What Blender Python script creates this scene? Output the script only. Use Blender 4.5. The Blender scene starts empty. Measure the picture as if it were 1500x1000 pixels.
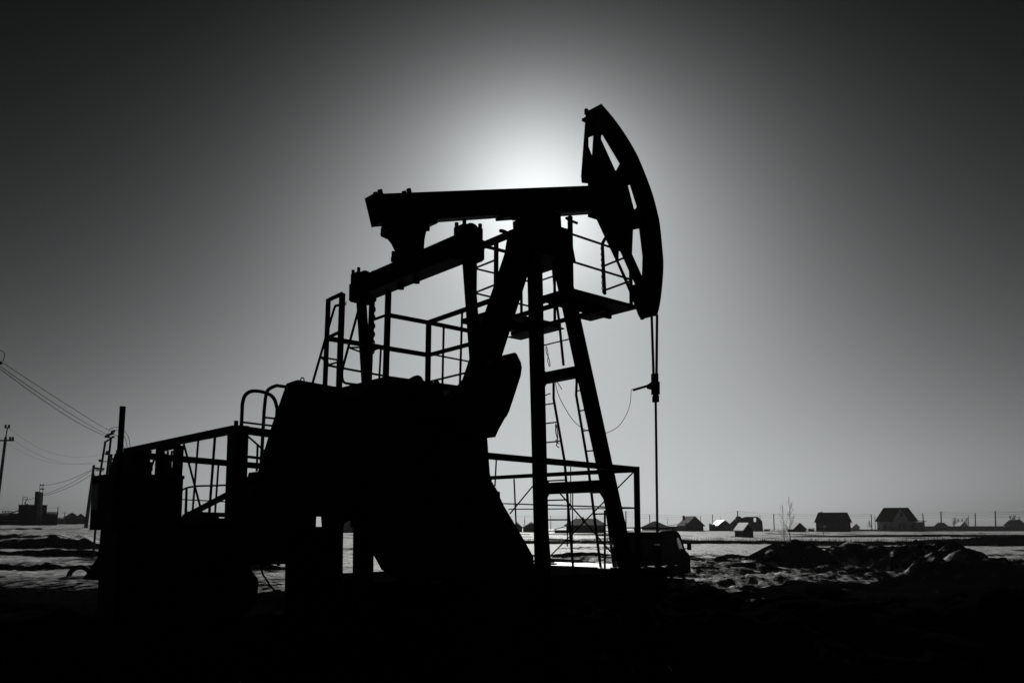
import bpy, bmesh, math, random
import numpy as np
from mathutils import Vector, Matrix
from mathutils.geometry import tessellate_polygon
random.seed(7)
SC = bpy.context.scene
COL = SC.collection
PI = math.pi

# ------------------------------------------------------------------ survey frame
# f, pitch, eye height recovered from the vanishing points of the photograph
F = 1190.0; TH = math.radians(6.2); PPY = 765 - F*math.tan(TH); EYE = 2.2
AZ = math.radians(49)
U = Vector((math.sin(AZ), math.cos(AZ), 0))      # along the walking beam, towards the horsehead
W = Vector((-math.cos(AZ), math.sin(AZ), 0))     # across the unit, away from the viewer
Z = Vector((0, 0, 1))
C0 = Vector((0, 0, EYE))

def ray(x, y):
    xc = (x-750)/F; yc = (PPY-y)/F
    return Vector((xc, math.cos(TH)-math.sin(TH)*yc, math.sin(TH)+math.cos(TH)*yc))
def at(x, y, Y):
    d = ray(x, y); return C0 + d*(Y/d.y)
_p0 = at(788, 330, 13.0)
O = Vector((_p0.x, _p0.y, 0))
def L(u, w, z): return O + U*u + W*w + Z*z
def onw(x, y, w):
    d = ray(x, y); t = (w-(C0-O).dot(W))/d.dot(W); return C0+d*t
def onu(x, y, u):
    d = ray(x, y); t = (u-(C0-O).dot(U))/d.dot(U); return C0+d*t
def onz(x, y, z):
    d = ray(x, y); t = (z-EYE)/d.z; return C0+d*t
def zpx(y, Y): return EYE + (765-y)*Y/F
def xpx(x, Y): return (x-750)*Y/F

# ------------------------------------------------------------------ materials
def mat(name, col, rough=.6, spec=.3, var=.35, scale=6.0, metal=0.0, bump=0.0, bscale=30, detail=5):
    m = bpy.data.materials.new(name); m.use_nodes = True
    nt = m.node_tree; b = nt.nodes['Principled BSDF']
    tc = nt.nodes.new('ShaderNodeTexCoord')
    n = nt.nodes.new('ShaderNodeTexNoise'); n.inputs['Scale'].default_value = scale
    n.inputs['Detail'].default_value = detail
    nt.links.new(tc.outputs['Object'], n.inputs['Vector'])
    r = nt.nodes.new('ShaderNodeValToRGB')
    r.color_ramp.elements[0].position = .3; r.color_ramp.elements[1].position = .7
    lo = [c*(1-var) for c in col]; hi = [min(1, c*(1+var)) for c in col]
    r.color_ramp.elements[0].color = (*lo, 1); r.color_ramp.elements[1].color = (*hi, 1)
    nt.links.new(n.outputs['Fac'], r.inputs['Fac'])
    nt.links.new(r.outputs['Color'], b.inputs['Base Color'])
    b.inputs['Roughness'].default_value = rough
    b.inputs['Specular IOR Level'].default_value = spec
    b.inputs['Metallic'].default_value = metal
    if bump:
        n2 = nt.nodes.new('ShaderNodeTexNoise'); n2.inputs['Scale'].default_value = bscale
        n2.inputs['Detail'].default_value = 6
        nt.links.new(tc.outputs['Object'], n2.inputs['Vector'])
        bp = nt.nodes.new('ShaderNodeBump'); bp.inputs['Strength'].default_value = bump
        bp.inputs['Distance'].default_value = .05
        nt.links.new(n2.outputs['Fac'], bp.inputs['Height'])
        nt.links.new(bp.outputs['Normal'], b.inputs['Normal'])
    return m
def g(v): return (v*.97, v, v*1.01)
M = {}
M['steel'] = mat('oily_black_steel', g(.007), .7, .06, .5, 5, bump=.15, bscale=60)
M['rail'] = mat('painted_rail_steel', g(.010), .65, .08, .4, 12)
M['bright'] = mat('worn_bare_steel', g(.45), .35, .5, .2, 20, metal=.6)
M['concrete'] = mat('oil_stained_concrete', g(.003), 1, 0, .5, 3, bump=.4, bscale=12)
M['rubber'] = mat('black_rubber', g(.015), .8, .15, .3, 20)
M['cable'] = mat('cable_sheath', g(.03), .6, .2, .2, 20)
M['alu'] = mat('bare_aluminium_cable', g(.85), .5, .5, .05, 20)  # near-white base colour stands in for sun glint on the wires
M['insul'] = mat('glazed_insulator', g(.06), .3, .4, .3, 30)
M['pole'] = mat('weathered_pole_wood', g(.07), .85, .1, .4, 4)
M['log'] = mat('dark_log_wall', g(.03), .85, .1, .45, 1.2)
M['brickwall'] = mat('grey_block_wall', g(.07), .9, .1, .35, 1.5)
M['plank'] = mat('weathered_plank_wall', g(.34), .85, .1, .35, 1.6)
M['roof'] = mat('dark_roof_sheet', g(.014), .8, .02, .4, 1.5)
M['roof2'] = mat('grey_roof_sheet', g(.05), .8, .03, .4, 1.5)
M['snowroof'] = mat('snow_covered_roof', g(.42), .5, .4, .1, 3, bump=.2, bscale=4)
M['ice'] = mat('clear_ice_on_snow', g(.85), .22, .8, .05, 3)
M['frost'] = mat('frosted_roof_sheet', g(.22), .7, .1, .4, 2)
M['window'] = mat('dark_window_glass', g(.01), .35, .3, .3, 3)
M['frame'] = mat('window_frame_paint', g(.2), .7, .2, .2, 5)
M['bark'] = mat('bare_bark', g(.07), .85, .1, .4, 8)
M['fence'] = mat('grey_board_fence', g(.16), .85, .1, .4, 2.0)
M['vanpaint'] = mat('van_paint', g(.004), .7, .04, .2, 4)
M['plate'] = mat('faded_notice_plate', g(.35), .7, .2, .25, 6)
M['grass'] = mat('dry_grass', g(.08), .9, .05, .5, 4)
M['earth'] = mat('dark_earth', g(.006), 1, 0, .5, 3, bump=.5, bscale=9)

def glass():
    m = bpy.data.materials.new('van_window_glass'); m.use_nodes = True
    nt = m.node_tree; b = nt.nodes['Principled BSDF']
    nt.nodes.remove(b)
    t = nt.nodes.new('ShaderNodeBsdfTransparent'); t.inputs[0].default_value = (.55, .57, .57, 1)
    gl = nt.nodes.new('ShaderNodeBsdfGlossy'); gl.inputs['Roughness'].default_value = .05
    fr = nt.nodes.new('ShaderNodeFresnel'); fr.inputs['IOR'].default_value = 1.3
    mx = nt.nodes.new('ShaderNodeMixShader')
    nt.links.new(fr.outputs[0], mx.inputs[0]); nt.links.new(t.outputs[0], mx.inputs[1]); nt.links.new(gl.outputs[0], mx.inputs[2])
    nt.links.new(mx.outputs[0], nt.nodes['Material Output'].inputs[0])
    return m
M['glass'] = glass()

# ------------------------------------------------------------------ mesh helpers
LOC = {}
def tag(o, label=None, cat=None, group=None, kind=None):
    if label: o['label'] = label
    if cat: o['category'] = cat
    if group: o['group'] = group
    if kind: o['kind'] = kind
    return o
def thing(name, loc, label, cat, group=None):
    o = bpy.data.objects.new(name, None); o.empty_display_size = .2
    COL.objects.link(o); o.location = loc; LOC[o.name] = Vector(loc)
    return tag(o, label, cat, group)

class MB:
    def __init__(s): s.v = []; s.f = []
    def add(s, vs, fs):
        n = len(s.v); s.v += [Vector(p) for p in vs]; s.f += [tuple(i+n for i in f) for f in fs]; return s
    def hexa(s, p):     # p: 4 bottom ring + 4 top ring
        return s.add(p, [(3,2,1,0),(4,5,6,7),(0,1,5,4),(1,2,6,5),(2,3,7,6),(3,0,4,7)])
    def box(s, u0, u1, w0, w1, z0, z1):
        return s.hexa([L(u0,w0,z0),L(u1,w0,z0),L(u1,w1,z0),L(u0,w1,z0),L(u0,w0,z1),L(u1,w0,z1),L(u1,w1,z1),L(u0,w1,z1)])
    def xbox(s, x0, x1, y0, y1, z0, z1, fr=None):
        p = [(x0,y0,z0),(x1,y0,z0),(x1,y1,z0),(x0,y1,z0),(x0,y0,z1),(x1,y0,z1),(x1,y1,z1),(x0,y1,z1)]
        return s.hexa([fr(*q) if fr else Vector(q) for q in p])
    def bar(s, p, q, a, b, side=None, a2=None, b2=None):
        # rectangular bar: a = thickness along 'side', b = thickness along the third axis
        d = (q-p).normalized(); side = W if side is None else side
        sd = (side - d*side.dot(d)).normalized(); up = d.cross(sd)
        a2 = a if a2 is None else a2; b2 = b if b2 is None else b2
        def ring(c, a, b): return [c-sd*a/2-up*b/2, c+sd*a/2-up*b/2, c+sd*a/2+up*b/2, c-sd*a/2+up*b/2]
        return s.hexa(ring(p, a, b)+ring(q, a2, b2))
    def ibar(s, p, q, a, b, side=None, t=.02):
        # rolled I-section: two flanges and a web
        d = (q-p).normalized(); side = W if side is None else side
        sd = (side - d*side.dot(d)).normalized(); up = d.cross(sd)
        s.bar(p+up*(b/2-t/2), q+up*(b/2-t/2), a, t, side); s.bar(p-up*(b/2-t/2), q-up*(b/2-t/2), a, t, side)
        return s.bar(p, q, t, b-2*t, side)
    def tube(s, pts, r, n=8, r2=None, closed=False):
        pts = [Vector(p) for p in pts]; k = len(pts); rings = []
        prev = None
        for i, p in enumerate(pts):
            if closed: d = pts[(i+1) % k]-pts[i-1]
            else: d = pts[min(i+1, k-1)]-pts[max(i-1, 0)]
            d.normalize()
            ref = prev if prev is not None else (Vector((0,0,1)) if abs(d.z) < .9 else Vector((1,0,0)))
            a = (ref-d*ref.dot(d))
            if a.length < 1e-6: a = Vector((1,0,0)).cross(d)
            a.normalize(); b = d.cross(a); prev = a
            rr = r if r2 is None else r+(r2-r)*i/(k-1)
            rings.append([p+(a*math.cos(2*PI*j/n)+b*math.sin(2*PI*j/n))*rr for j in range(n)])
        vs = [v for R in rings for v in R]; fs = []
        for i in range(k if closed else k-1):
            i2 = (i+1) % k
            for j in range(n):
                fs.append((i*n+j, i*n+(j+1) % n, i2*n+(j+1) % n, i2*n+j))
        if not closed:
            fs.append(tuple(range(n-1, -1, -1))); fs.append(tuple((k-1)*n+j for j in range(n)))
        return s.add(vs, fs)
    def cyl(s, p, q, r, n=16, r2=None): return s.tube([p, q], r, n, r2)
    def plate(s, outer, ext, holes=()):
        # flat polygon (3-D points) with holes, thickened by the vector ext
        loops = [list(outer)]+[list(h) for h in holes]
        tris = tessellate_polygon(loops)
        flat = [Vector(p) for l in loops for p in l]; n = len(flat)
        nrm = Vector((0,0,0))
        for a, b, c in tris:
            x = (flat[b]-flat[a]).cross(flat[c]-flat[a])
            nrm += x if x.dot(ext) >= 0 else -x
        fs = []
        for a, b, c in tris:
            if (flat[b]-flat[a]).cross(flat[c]-flat[a]).dot(ext) < 0: b, c = c, b
            fs.append((a, c, b)); fs.append((a+n, b+n, c+n))
        k = 0
        for l in loops:
            m = len(l)
            for i in range(m): fs.append((k+i, k+(i+1) % m, k+(i+1) % m+n, k+i+n))
            k += m
        return s.add(flat+[p+ext for p in flat], fs)
    def build(s, name, m, parent=None, label=None, cat=None, group=None, kind=None, smooth=False, fix=True):
        if parent is not None: base = LOC[parent.name]
        else:
            xs = [v.x for v in s.v]; ys = [v.y for v in s.v]; zs = [v.z for v in s.v]
            base = Vector(((min(xs)+max(xs))/2, (min(ys)+max(ys))/2, min(zs)))
        me = bpy.data.meshes.new(name)
        me.from_pydata([tuple(v-base) for v in s.v], [], s.f)
        if fix:
            bm = bmesh.new(); bm.from_mesh(me); bmesh.ops.recalc_face_normals(bm, faces=bm.faces); bm.to_mesh(me); bm.free()
        me.materials.append(M[m] if isinstance(m, str) else m)
        if smooth:
            for p in me.polygons: p.use_smooth = True
        o = bpy.data.objects.new(name, me); COL.objects.link(o)
        if parent is not None:
            o.parent = parent; LOC[o.name] = base
        else:
            o.location = base; LOC[o.name] = base
        return tag(o, label, cat, group, kind)

def arc(pts, n=6):
    # Catmull-Rom through the points
    P = [pts[0]]+list(pts)+[pts[-1]]; out = []
    for i in range(1, len(P)-2):
        for k in range(n):
            t = k/n; a, b, c, d = P[i-1], P[i], P[i+1], P[i+2]
            out.append((b*2+(c-a)*t+(a*2-b*5+c*4-d)*t*t+(b*3-a-c*3+d)*t**3)*.5)
    out.append(Vector(pts[-1])); return out
def catenary(p, q, sag, n=18):
    return [p.lerp(q, i/n)-Z*sag*4*(i/n)*(1-i/n) for i in range(n+1)]

# ------------------------------------------------------------------ terrain
_rng = np.random.RandomState(3)
_tab = _rng.rand(256, 256)
def vnoise(x, y):
    xi = np.floor(x).astype(int); yi = np.floor(y).astype(int); fx = x-xi; fy = y-yi
    fx = fx*fx*(3-2*fx); fy = fy*fy*(3-2*fy)
    a = _tab[xi & 255, yi & 255]; b = _tab[(xi+1) & 255, yi & 255]; c = _tab[xi & 255, (yi+1) & 255]; d = _tab[(xi+1) & 255, (yi+1) & 255]
    return (a*(1-fx)+b*fx)*(1-fy)+(c*(1-fx)+d*fx)*fy
def fbm(x, y, o=4):
    s = 0; a = .5; t = 0
    for i in range(o):
        s = s+a*vnoise(x*2**i+17*i, y*2**i+31*i); t += a; a *= .5
    return s/t-.5
def smooth(a, b, x):
    t = np.clip((x-a)/(b-a), 0, 1); return t*t*(3-2*t)
# heaps: (px, py of crest, depth, half-width m, half-depth m, height m, roughness)
HEAPS = [(1152, 797, 44, 1.9, 1.5, 1.15, .10), (1190, 805, 43, 1.2, 1.2, .75, .12), (1246, 798, 44, 1.6, 1.4, 1.10, .14), (1292, 797, 43, 1.9, 1.5, 1.12, .14),
         (1350, 787, 38, 1.7, 1.4, 1.32, .34), (1330, 796, 38, 1.3, 1.3, 1.2, .28), (1385, 797, 35, 1.3, 1.2, 1.20, .22), (1410, 803, 33, 1.0, 1.1, 1.0, .2), (1365, 815, 31, 1.2, .9, .8, .25),
         (1440, 812, 31, 1.6, 1.5, .8, .15), (1500, 812, 31, 2.2, 1.6, .85, .12), (1570, 812, 31, 2.5, 1.6, .9, .12),
         (1075, 803, 48, 1.2, .9, .35, .15), (1050, 812, 43, 1.3, .9, .30, .15), (1092, 822, 38, 1.5, .8, .35, .18), (1040, 826, 36, 1.4, .7, .28, .15),
         (850, 806, 50, 3.0, 1.2, .35, .22), (740, 806, 50, 3.5, 1.2, .35, .2), (800, 820, 42, 3.5, 1.0, .3, .2)]
RIDGES_L = [(66.0, .42, 1.0, 6.0, 1.2), (53.5, .50, .9, 5.5, 2.1), (45.5, .34, .8, 4.0, 3.4), (36.5, .40, .7, 3.0, 4.4), (80, .12, .7, 4, 5.2)]
def height(X, Y, parts=False):
    X = np.asarray(X, float); Y = np.asarray(Y, float)
    Yc = np.maximum(Y, 1.0); tx = X/Yc
    left = 1-smooth(-.42, -.20, tx)
    z = 1.9*left*smooth(26, 100, Y)
    z = z+.35*fbm(X/60, Y/60, 2)*smooth(60, 160, Y)
    soil = np.zeros_like(z)
    pe = 29+6.5*smooth(.24, .36, tx)+4.2*left
    pad = 1-.42*smooth(pe-7, pe-2, Y+5*fbm(X/5, Y/4, 4))-.58*smooth(pe-2, pe+2, Y+7*fbm(X/5, Y/4, 4))
    under = smooth(-.36, -.24, tx)*(1-smooth(.10, .17, tx))
    crest = 10.2+.8*fbm(X/3, X*0+2, 3)
    bank = np.clip((Y-crest+2.5)/2.5, 0, 1)*(1-smooth(12.2, 17+5*under, Y-.6*under))  # near bank added so its steep camera-facing slope falls into shade
    z = z+(1.12+.22*fbm(X/2.2, X*0+5, 3))*bank+.22*bank*fbm(X/.5, Y/.5, 4)
    rough = .02+.10*pad+.05*(1-pad)
    z = z+rough*fbm(X/1.1, Y/1.1, 4)*2*(1-smooth(60, 140, Y))
    z = z+.05*fbm(X/6, Y/6, 3)*2*smooth(25, 40, Y)
    # windrows / furrows on the left: steep towards the camera, gentle behind
    for (Yr, h, near, far, sd) in RIDGES_L:
        yr = Yr+3.5*fbm(X/16+sd, X*0+sd, 3)*2
        hh = h*np.clip(.85+2.6*fbm(X/7+sd*3, X*0+sd, 3), .0, 1.5)*(1-smooth(-.33, -.24, tx))
        hh = hh*(1+1.5*fbm(X/1.1, Y/1.1, 4))
        d = Y-yr-1.6*fbm(X/2.2+sd, Y*0+sd, 3)
        prof = np.where(d < 0, 1-smooth(0, near, -d), 1-smooth(0, far, d))
        z = z+hh*prof
        soil = np.maximum(soil, np.where((d < .15) & (d > -near*1.05), smooth(.08, .16, hh), 0))
    # low bank along the far edge of the yard, right of the unit
    yr = 86-9*smooth(.25, .62, tx)+2.5*fbm(X/22, X*0, 3)
    hh = (.34+.25*fbm(X/7, X*0+9, 3)+.5*smooth(.42, .62, tx))*smooth(-.18, -.1, tx)
    hh = hh*(1+.4*fbm(X/.9, Y/.9, 2))
    d = Y-yr; prof = np.where(d < 0, 1-smooth(0, 1.1, -d), 1-smooth(0, 7, d)); z = z+hh*prof
    soil = np.maximum(soil, np.where((d < .3) & (d > -1.2), smooth(.1, .2, hh), 0))
    yr2 = 128+3*fbm(X/30+4, X*0, 3); hh = .42*smooth(.2, .5, tx)
    d = Y-yr2; prof = np.where(d < 0, 1-smooth(0, 1.2, -d), 1-smooth(0, 9, d)); z = z+hh*prof
    soil = np.maximum(soil, np.where((d < .3) & (d > -1.3), smooth(.12, .25, hh), 0))
    hp = np.zeros_like(z)
    for (px, py, Yh, hw, hd, h, rg) in HEAPS:
        xh = xpx(px, Yh); r = np.sqrt(((X-xh)/hw)**2+((Y-Yh)/hd)**2)
        q = np.clip(1-(r/1.45)**2, 0, 1)**1.15
        lump = 1+np.minimum(rg, .25)*(fbm(X/.95+px, Y/.95, 5)*4.2)
        hp = np.maximum(hp, h*q*lump)
    z = z+hp
    soil = np.maximum(soil, smooth(.06, .28, hp)*(.98-.62*smooth(.02, .14, fbm(X/.45, Y/.45, 4))*smooth(.26, .40, tx)))
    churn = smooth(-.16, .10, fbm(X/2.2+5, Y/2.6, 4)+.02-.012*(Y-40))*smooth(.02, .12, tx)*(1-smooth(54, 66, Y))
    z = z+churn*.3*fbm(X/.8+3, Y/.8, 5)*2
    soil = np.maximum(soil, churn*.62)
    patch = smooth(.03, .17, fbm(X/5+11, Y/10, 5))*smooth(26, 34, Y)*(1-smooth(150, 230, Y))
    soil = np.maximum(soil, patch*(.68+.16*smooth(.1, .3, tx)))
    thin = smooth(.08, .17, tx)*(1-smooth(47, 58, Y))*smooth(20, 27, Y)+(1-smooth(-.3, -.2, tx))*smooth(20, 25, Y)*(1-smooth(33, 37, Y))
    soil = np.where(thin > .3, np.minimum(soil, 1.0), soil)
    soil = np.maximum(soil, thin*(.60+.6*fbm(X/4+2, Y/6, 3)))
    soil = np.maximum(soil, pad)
    z = z-.0072*np.maximum(Y-200, 0)-.0072*0
    if parts: return z, soil
    return z
def gz(x, y): return float(height(np.array([x]), np.array([y]))[0])

def make_ground():
    m = bpy.data.materials.new('snow_and_dark_soil'); m.use_nodes = True
    nt = m.node_tree; b = nt.nodes['Principled BSDF']; N = nt.nodes.new; K = nt.links.new
    at_ = N('ShaderNodeAttribute'); at_.attribute_name = 'soil'
    tc = N('ShaderNodeTexCoord')
    n1 = N('ShaderNodeTexNoise'); n1.inputs['Scale'].default_value = 2.2; n1.inputs['Detail'].default_value = 9; n1.inputs['Roughness'].default_value = .65
    mp = N('ShaderNodeMapping'); mp.inputs['Scale'].default_value = (1.0, .45, 1.0)
    K(tc.outputs['Object'], mp.inputs['Vector']); K(mp.outputs['Vector'], n1.inputs['Vector'])
    a1 = N('ShaderNodeMath'); a1.operation = 'MULTIPLY_ADD'; a1.inputs[1].default_value = 1.7; a1.inputs[2].default_value = -.85
    K(n1.outputs['Fac'], a1.inputs[0])
    a2 = N('ShaderNodeMath'); a2.operation = 'ADD'; K(at_.outputs['Fac'], a2.inputs[0]); K(a1.outputs[0], a2.inputs[1])
    rp = N('ShaderNodeValToRGB'); rp.color_ramp.elements[0].position = .26; rp.color_ramp.elements[1].position = .74
    K(a2.outputs[0], rp.inputs['Fac'])
    # snow colour with dirty streaks
    n2 = N('ShaderNodeTexNoise'); n2.inputs['Scale'].default_value = 1.5; n2.inputs['Detail'].default_value = 10; n2.inputs['Roughness'].default_value = .82
    mp2 = N('ShaderNodeMapping'); mp2.inputs['Scale'].default_value = (.8, .5, 1.0)
    K(tc.outputs['Object'], mp2.inputs['Vector']); K(mp2.outputs['Vector'], n2.inputs['Vector'])
    sr = N('ShaderNodeValToRGB'); sr.color_ramp.elements[0].position = .40; sr.color_ramp.elements[1].position = .60
    sr.color_ramp.elements[0].color = (.10, .10, .10, 1); sr.color_ramp.elements[1].color = (.80, .82, .83, 1)
    K(n2.outputs['Fac'], sr.inputs['Fac'])
    n3 = N('ShaderNodeTexNoise'); n3.inputs['Scale'].default_value = 5; n3.inputs['Detail'].default_value = 6
    K(tc.outputs['Object'], n3.inputs['Vector'])
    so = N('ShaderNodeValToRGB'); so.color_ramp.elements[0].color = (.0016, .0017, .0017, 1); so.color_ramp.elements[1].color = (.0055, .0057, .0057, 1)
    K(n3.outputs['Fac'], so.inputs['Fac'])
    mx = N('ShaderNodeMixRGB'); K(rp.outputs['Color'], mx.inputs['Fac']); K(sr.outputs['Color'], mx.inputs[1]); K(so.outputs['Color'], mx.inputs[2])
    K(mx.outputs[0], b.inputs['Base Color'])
    inv = N('ShaderNodeMath'); inv.operation = 'SUBTRACT'; inv.inputs[0].default_value = 1.0; K(rp.outputs['Color'], inv.inputs[1])
    sp = N('ShaderNodeMath'); sp.operation = 'MULTIPLY'; sp.inputs[1].default_value = .16; K(inv.outputs[0], sp.inputs[0])
    K(sp.outputs[0], b.inputs['Specular IOR Level'])
    b.inputs['Roughness'].default_value = .68
    n4 = N('ShaderNodeTexNoise'); n4.inputs['Scale'].default_value = 4; n4.inputs['Detail'].default_value = 8; n4.inputs['Roughness'].default_value = .6
    mp4 = N('ShaderNodeMapping'); mp4.inputs['Scale'].default_value = (1.0, .7, 1.0)
    K(tc.outputs['Object'], mp4.inputs['Vector']); K(mp4.outputs['Vector'], n4.inputs['Vector'])
    bp = N('ShaderNodeBump'); bp.inputs['Strength'].default_value = .8; bp.inputs['Distance'].default_value = .16
    K(n4.outputs['Fac'], bp.inputs['Height']); K(bp.outputs['Normal'], b.inputs['Normal'])
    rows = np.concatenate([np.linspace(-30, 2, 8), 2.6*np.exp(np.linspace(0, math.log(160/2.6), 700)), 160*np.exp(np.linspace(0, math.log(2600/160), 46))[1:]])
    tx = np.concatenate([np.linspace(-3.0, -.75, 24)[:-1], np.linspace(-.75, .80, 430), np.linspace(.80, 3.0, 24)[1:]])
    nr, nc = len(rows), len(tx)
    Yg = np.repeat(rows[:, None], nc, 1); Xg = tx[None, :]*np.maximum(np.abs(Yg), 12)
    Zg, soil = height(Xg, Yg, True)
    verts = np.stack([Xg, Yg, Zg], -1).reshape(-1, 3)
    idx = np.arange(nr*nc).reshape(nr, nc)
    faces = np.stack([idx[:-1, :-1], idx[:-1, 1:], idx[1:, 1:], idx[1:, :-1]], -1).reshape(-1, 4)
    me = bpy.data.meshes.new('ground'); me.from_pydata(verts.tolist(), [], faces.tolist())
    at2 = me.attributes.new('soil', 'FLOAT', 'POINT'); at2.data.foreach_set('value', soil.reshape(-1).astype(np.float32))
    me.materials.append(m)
    for p in me.polygons: p.use_smooth = True
    o = bpy.data.objects.new('ground', me); COL.objects.link(o); o['kind'] = 'structure'
    return o
make_ground()

# ------------------------------------------------------------------ the pumping unit
pj = thing('pump_jack', L(0, 0, 1.45), 'large black walking beam oil pump with its horsehead raised', 'pump jack')
# walking beam: I-section, tilted about 17 degrees, head end up
hb = .115
tl = onw(548, 284, -hb); tr = onw(861, 272, -hb)
T = (tr-tl).normalized(); N_ = T.cross(W).normalized()
if N_.z < 0: N_ = -N_
dep = .40
c_l = tl+W*hb-N_*dep/2; c_r = tr+W*hb-N_*dep/2+T*.35
mb = MB(); mb.bar(c_l, c_r, 2*hb-.06, dep-.06); mb.bar(c_l+N_*(dep/2-.015), c_r+N_*(dep/2-.015), 2*hb, .03); mb.bar(c_l-N_*(dep/2-.015), c_r-N_*(dep/2-.015), 2*hb, .03)
mb.bar(c_l-T*.012, c_l, 2*hb+.004, dep+.01)
# thickened middle over the saddle
m1 = onw(735, 323, 0); mid_a = c_l+T*((m1-c_l).dot(T)); mid_b = c_r-T*.15
mb.bar(mid_a-N_*(dep/2+.02), mid_b-N_*(dep/2+.02), 2*hb+.05, .04)
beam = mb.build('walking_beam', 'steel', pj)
for d in (.05, .55):
    for s in (-1, 1):
        q = c_l+T*(d+.1)+N_*(dep/2)+W*s*.06
        MB().cyl(q, q+N_*.07, .035, 8).build('bolt', 'steel', beam)

# horsehead: two traced side plates, rim along the arc
hh = .177
ARC = [(881,152),(898,172),(914,194),(932,224),(945,254),(956,284),(963,310),(967,330),(971,370),(972,390),(970,420),(967,444),(963,462)]
S0 = onw(881, 153, -hh)
nearpl = ARC+[(957,458),(947,452),(935,424),(923,398),(912,373),(903,355),(889,326),(868,318),(866,262),(870,200),(874,166)]
farpl = [(x-21.5, y+10.5-(y-153)*.016) for (x, y) in ARC]+[(941,468),(936,464),(930,449),(926,438),(902,382),(886,348),(874,322),(861,318),(861,269),(852,268),(851,258),(855,205),(858,165)]
def sh(pts): return [(x-21.5, y+10.5-(y-153)*.016) for x, y in pts]
H1 = [(881,198),(902,190),(927,228),(921,241),(901.6,250),(880.6,204)]
H3 = [(920,272),(940,263),(951,294),(929,307)]
H4 = [(927.6,332),(956,322),(963,369),(962,401),(944,412),(926,372)]
head = None
mb = MB(); mb.plate([onw(x, y, -hh) for x, y in nearpl], W*.02, [[onw(x, y, -hh) for x, y in h] for h in (H1, H3, H4)])
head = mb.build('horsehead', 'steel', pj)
F4 = [(906,341),(936,335),(941,376),(940,410),(931,416),(922,419),(905,382)]
F1 = [(861,202),(880.5,195),(907.5,240),(901.8,251),(880,260),(867,231),(861,215)]
MB().plate([onw(x, y, hh) for x, y in farpl], -W*.02, [[onw(x, y, hh) for x, y in h] for h in (F1, [(914,266),(921.3,267),(932.5,303),(929.2,309),(922,304)], F4)]).build('side_plate', 'steel', head)
rim = MB(); pts = arc([onw(x, y, -hh) for x, y in ARC], 4)
for i in range(len(pts)-1):
    a, b = pts[i], pts[i+1]; t = (b-a).normalized(); nn = W.cross(t).normalized()
    if nn.dot(L(0,0,7.1)-a) < 0: nn = -nn
    rim.hexa([a, b, b+W*2*hh, a+W*2*hh, a+nn*.03, b+nn*.03, b+W*2*hh+nn*.03, a+W*2*hh+nn*.03])
rim.build('arc_plate', 'steel', head)
a, b = onw(874, 166, -hh), onw(882, 153, -hh)
MB().bar(a+T*.03, a+W*2*hh+T*.03, .05, .08, Z).build('cross_brace', 'steel', head)
a = onw(957, 452, -hh); MB().bar(a, a+W*2*hh, .08, .06, Z).build('cross_brace', 'steel', head)
a = onw(905, 320, -hh); MB().bar(a, a+W*2*hh, .3, .06, Z).build('cross_brace', 'steel', head)
a = onw(906, 258, -hh); MB().bar(a, a+W*2*hh, .06, .16, Z).build('cross_brace', 'steel', head)
for (x, y, w_) in [(859,164,hh),(940.5,464,hh)]:
    a = onw(x, y, w_); MB().bar(a-Z*.05, a+Z*.05, .05, .06).build('lug', 'steel', head)
# saddle bearing
piv = c_l+T*((L(0,0,7.1)-c_l).dot(T))-N_*(dep/2+.16)
mb = MB(); mb.bar(piv+N_*.16+T*-.32, piv+N_*.16+T*.32, .5, .05); mb.cyl(piv-W*.36, piv+W*.36, .15, 20)
mb.bar(piv+N_*.13, piv-Z*.3, .46, .34, W)
for s in (-1, 1): mb.bar(piv+W*s*.3+N_*.1, piv+W*s*.3-Z*.3, .14, .40, W)
mb.build('saddle_bearing', 'steel', pj)
for s in (-1, 1):
    for t in (-.28, .28):
        q = piv+W*s*.2+T*t+N_*.12; MB().cyl(q, q-N_*.16, .03, 8).build('bolt', 'steel', pj)

# Samson post: two splayed front legs, two rear legs, head casting
post = MB(); post.hexa([L(-.42,-.40,6.44),L(.42,-.46,6.44),L(.42,.46,6.44),L(-.42,.40,6.44),L(-.36,-.34,7.0),L(.36,-.38,7.0),L(.36,.38,7.0),L(-.36,.34,7.0)])
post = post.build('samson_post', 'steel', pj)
def fl(z, s): return L(1.0-(z-1.3)*.154, s*(1.0-(z-1.3)*.135), z)
def rl(z, s): return L(-2.09+(z-2.2)*.3896, s*.17, z)
for s in (-1, 1):
    MB().bar(fl(1.45, s), fl(6.5, s), .17, .20, U).build('leg', 'steel', post)
    MB().bar(rl(1.72, s), rl(6.6, s), .17, .22).build('leg', 'steel', post)
    a = fl(1.45, s); MB().box((a-O).dot(U)-.19, (a-O).dot(U)+.19, (a-O).dot(W)-.19, (a-O).dot(W)+.19, 1.452, 1.50).build('foot_plate', 'steel', post)
for z, t in ((4.63, .17), (2.78, .19)):
    MB().ibar(fl(z, -1), fl(z, 1), t, t, U).build('cross_beam', 'steel', post)
    for s in (-1, 1):
        e = fl(z, s); i = W*(-s)
        MB().plate([e+i*.07+Z*(t/2), e+i*.22+Z*(t/2), e+i*.06+Z*(t/2+.16)], U*.02).build('gusset', 'steel', post)
        MB().plate([e+i*.07-Z*(t/2), e+i*.22-Z*(t/2), e+i*.08-Z*(t/2+.16)], U*.02).build('gusset', 'steel', post)
for z in (3.4, 4.9): MB().bar(rl(z, -1), rl(z, 1), .1, .1, U).build('rear_tie', 'steel', post)

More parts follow.
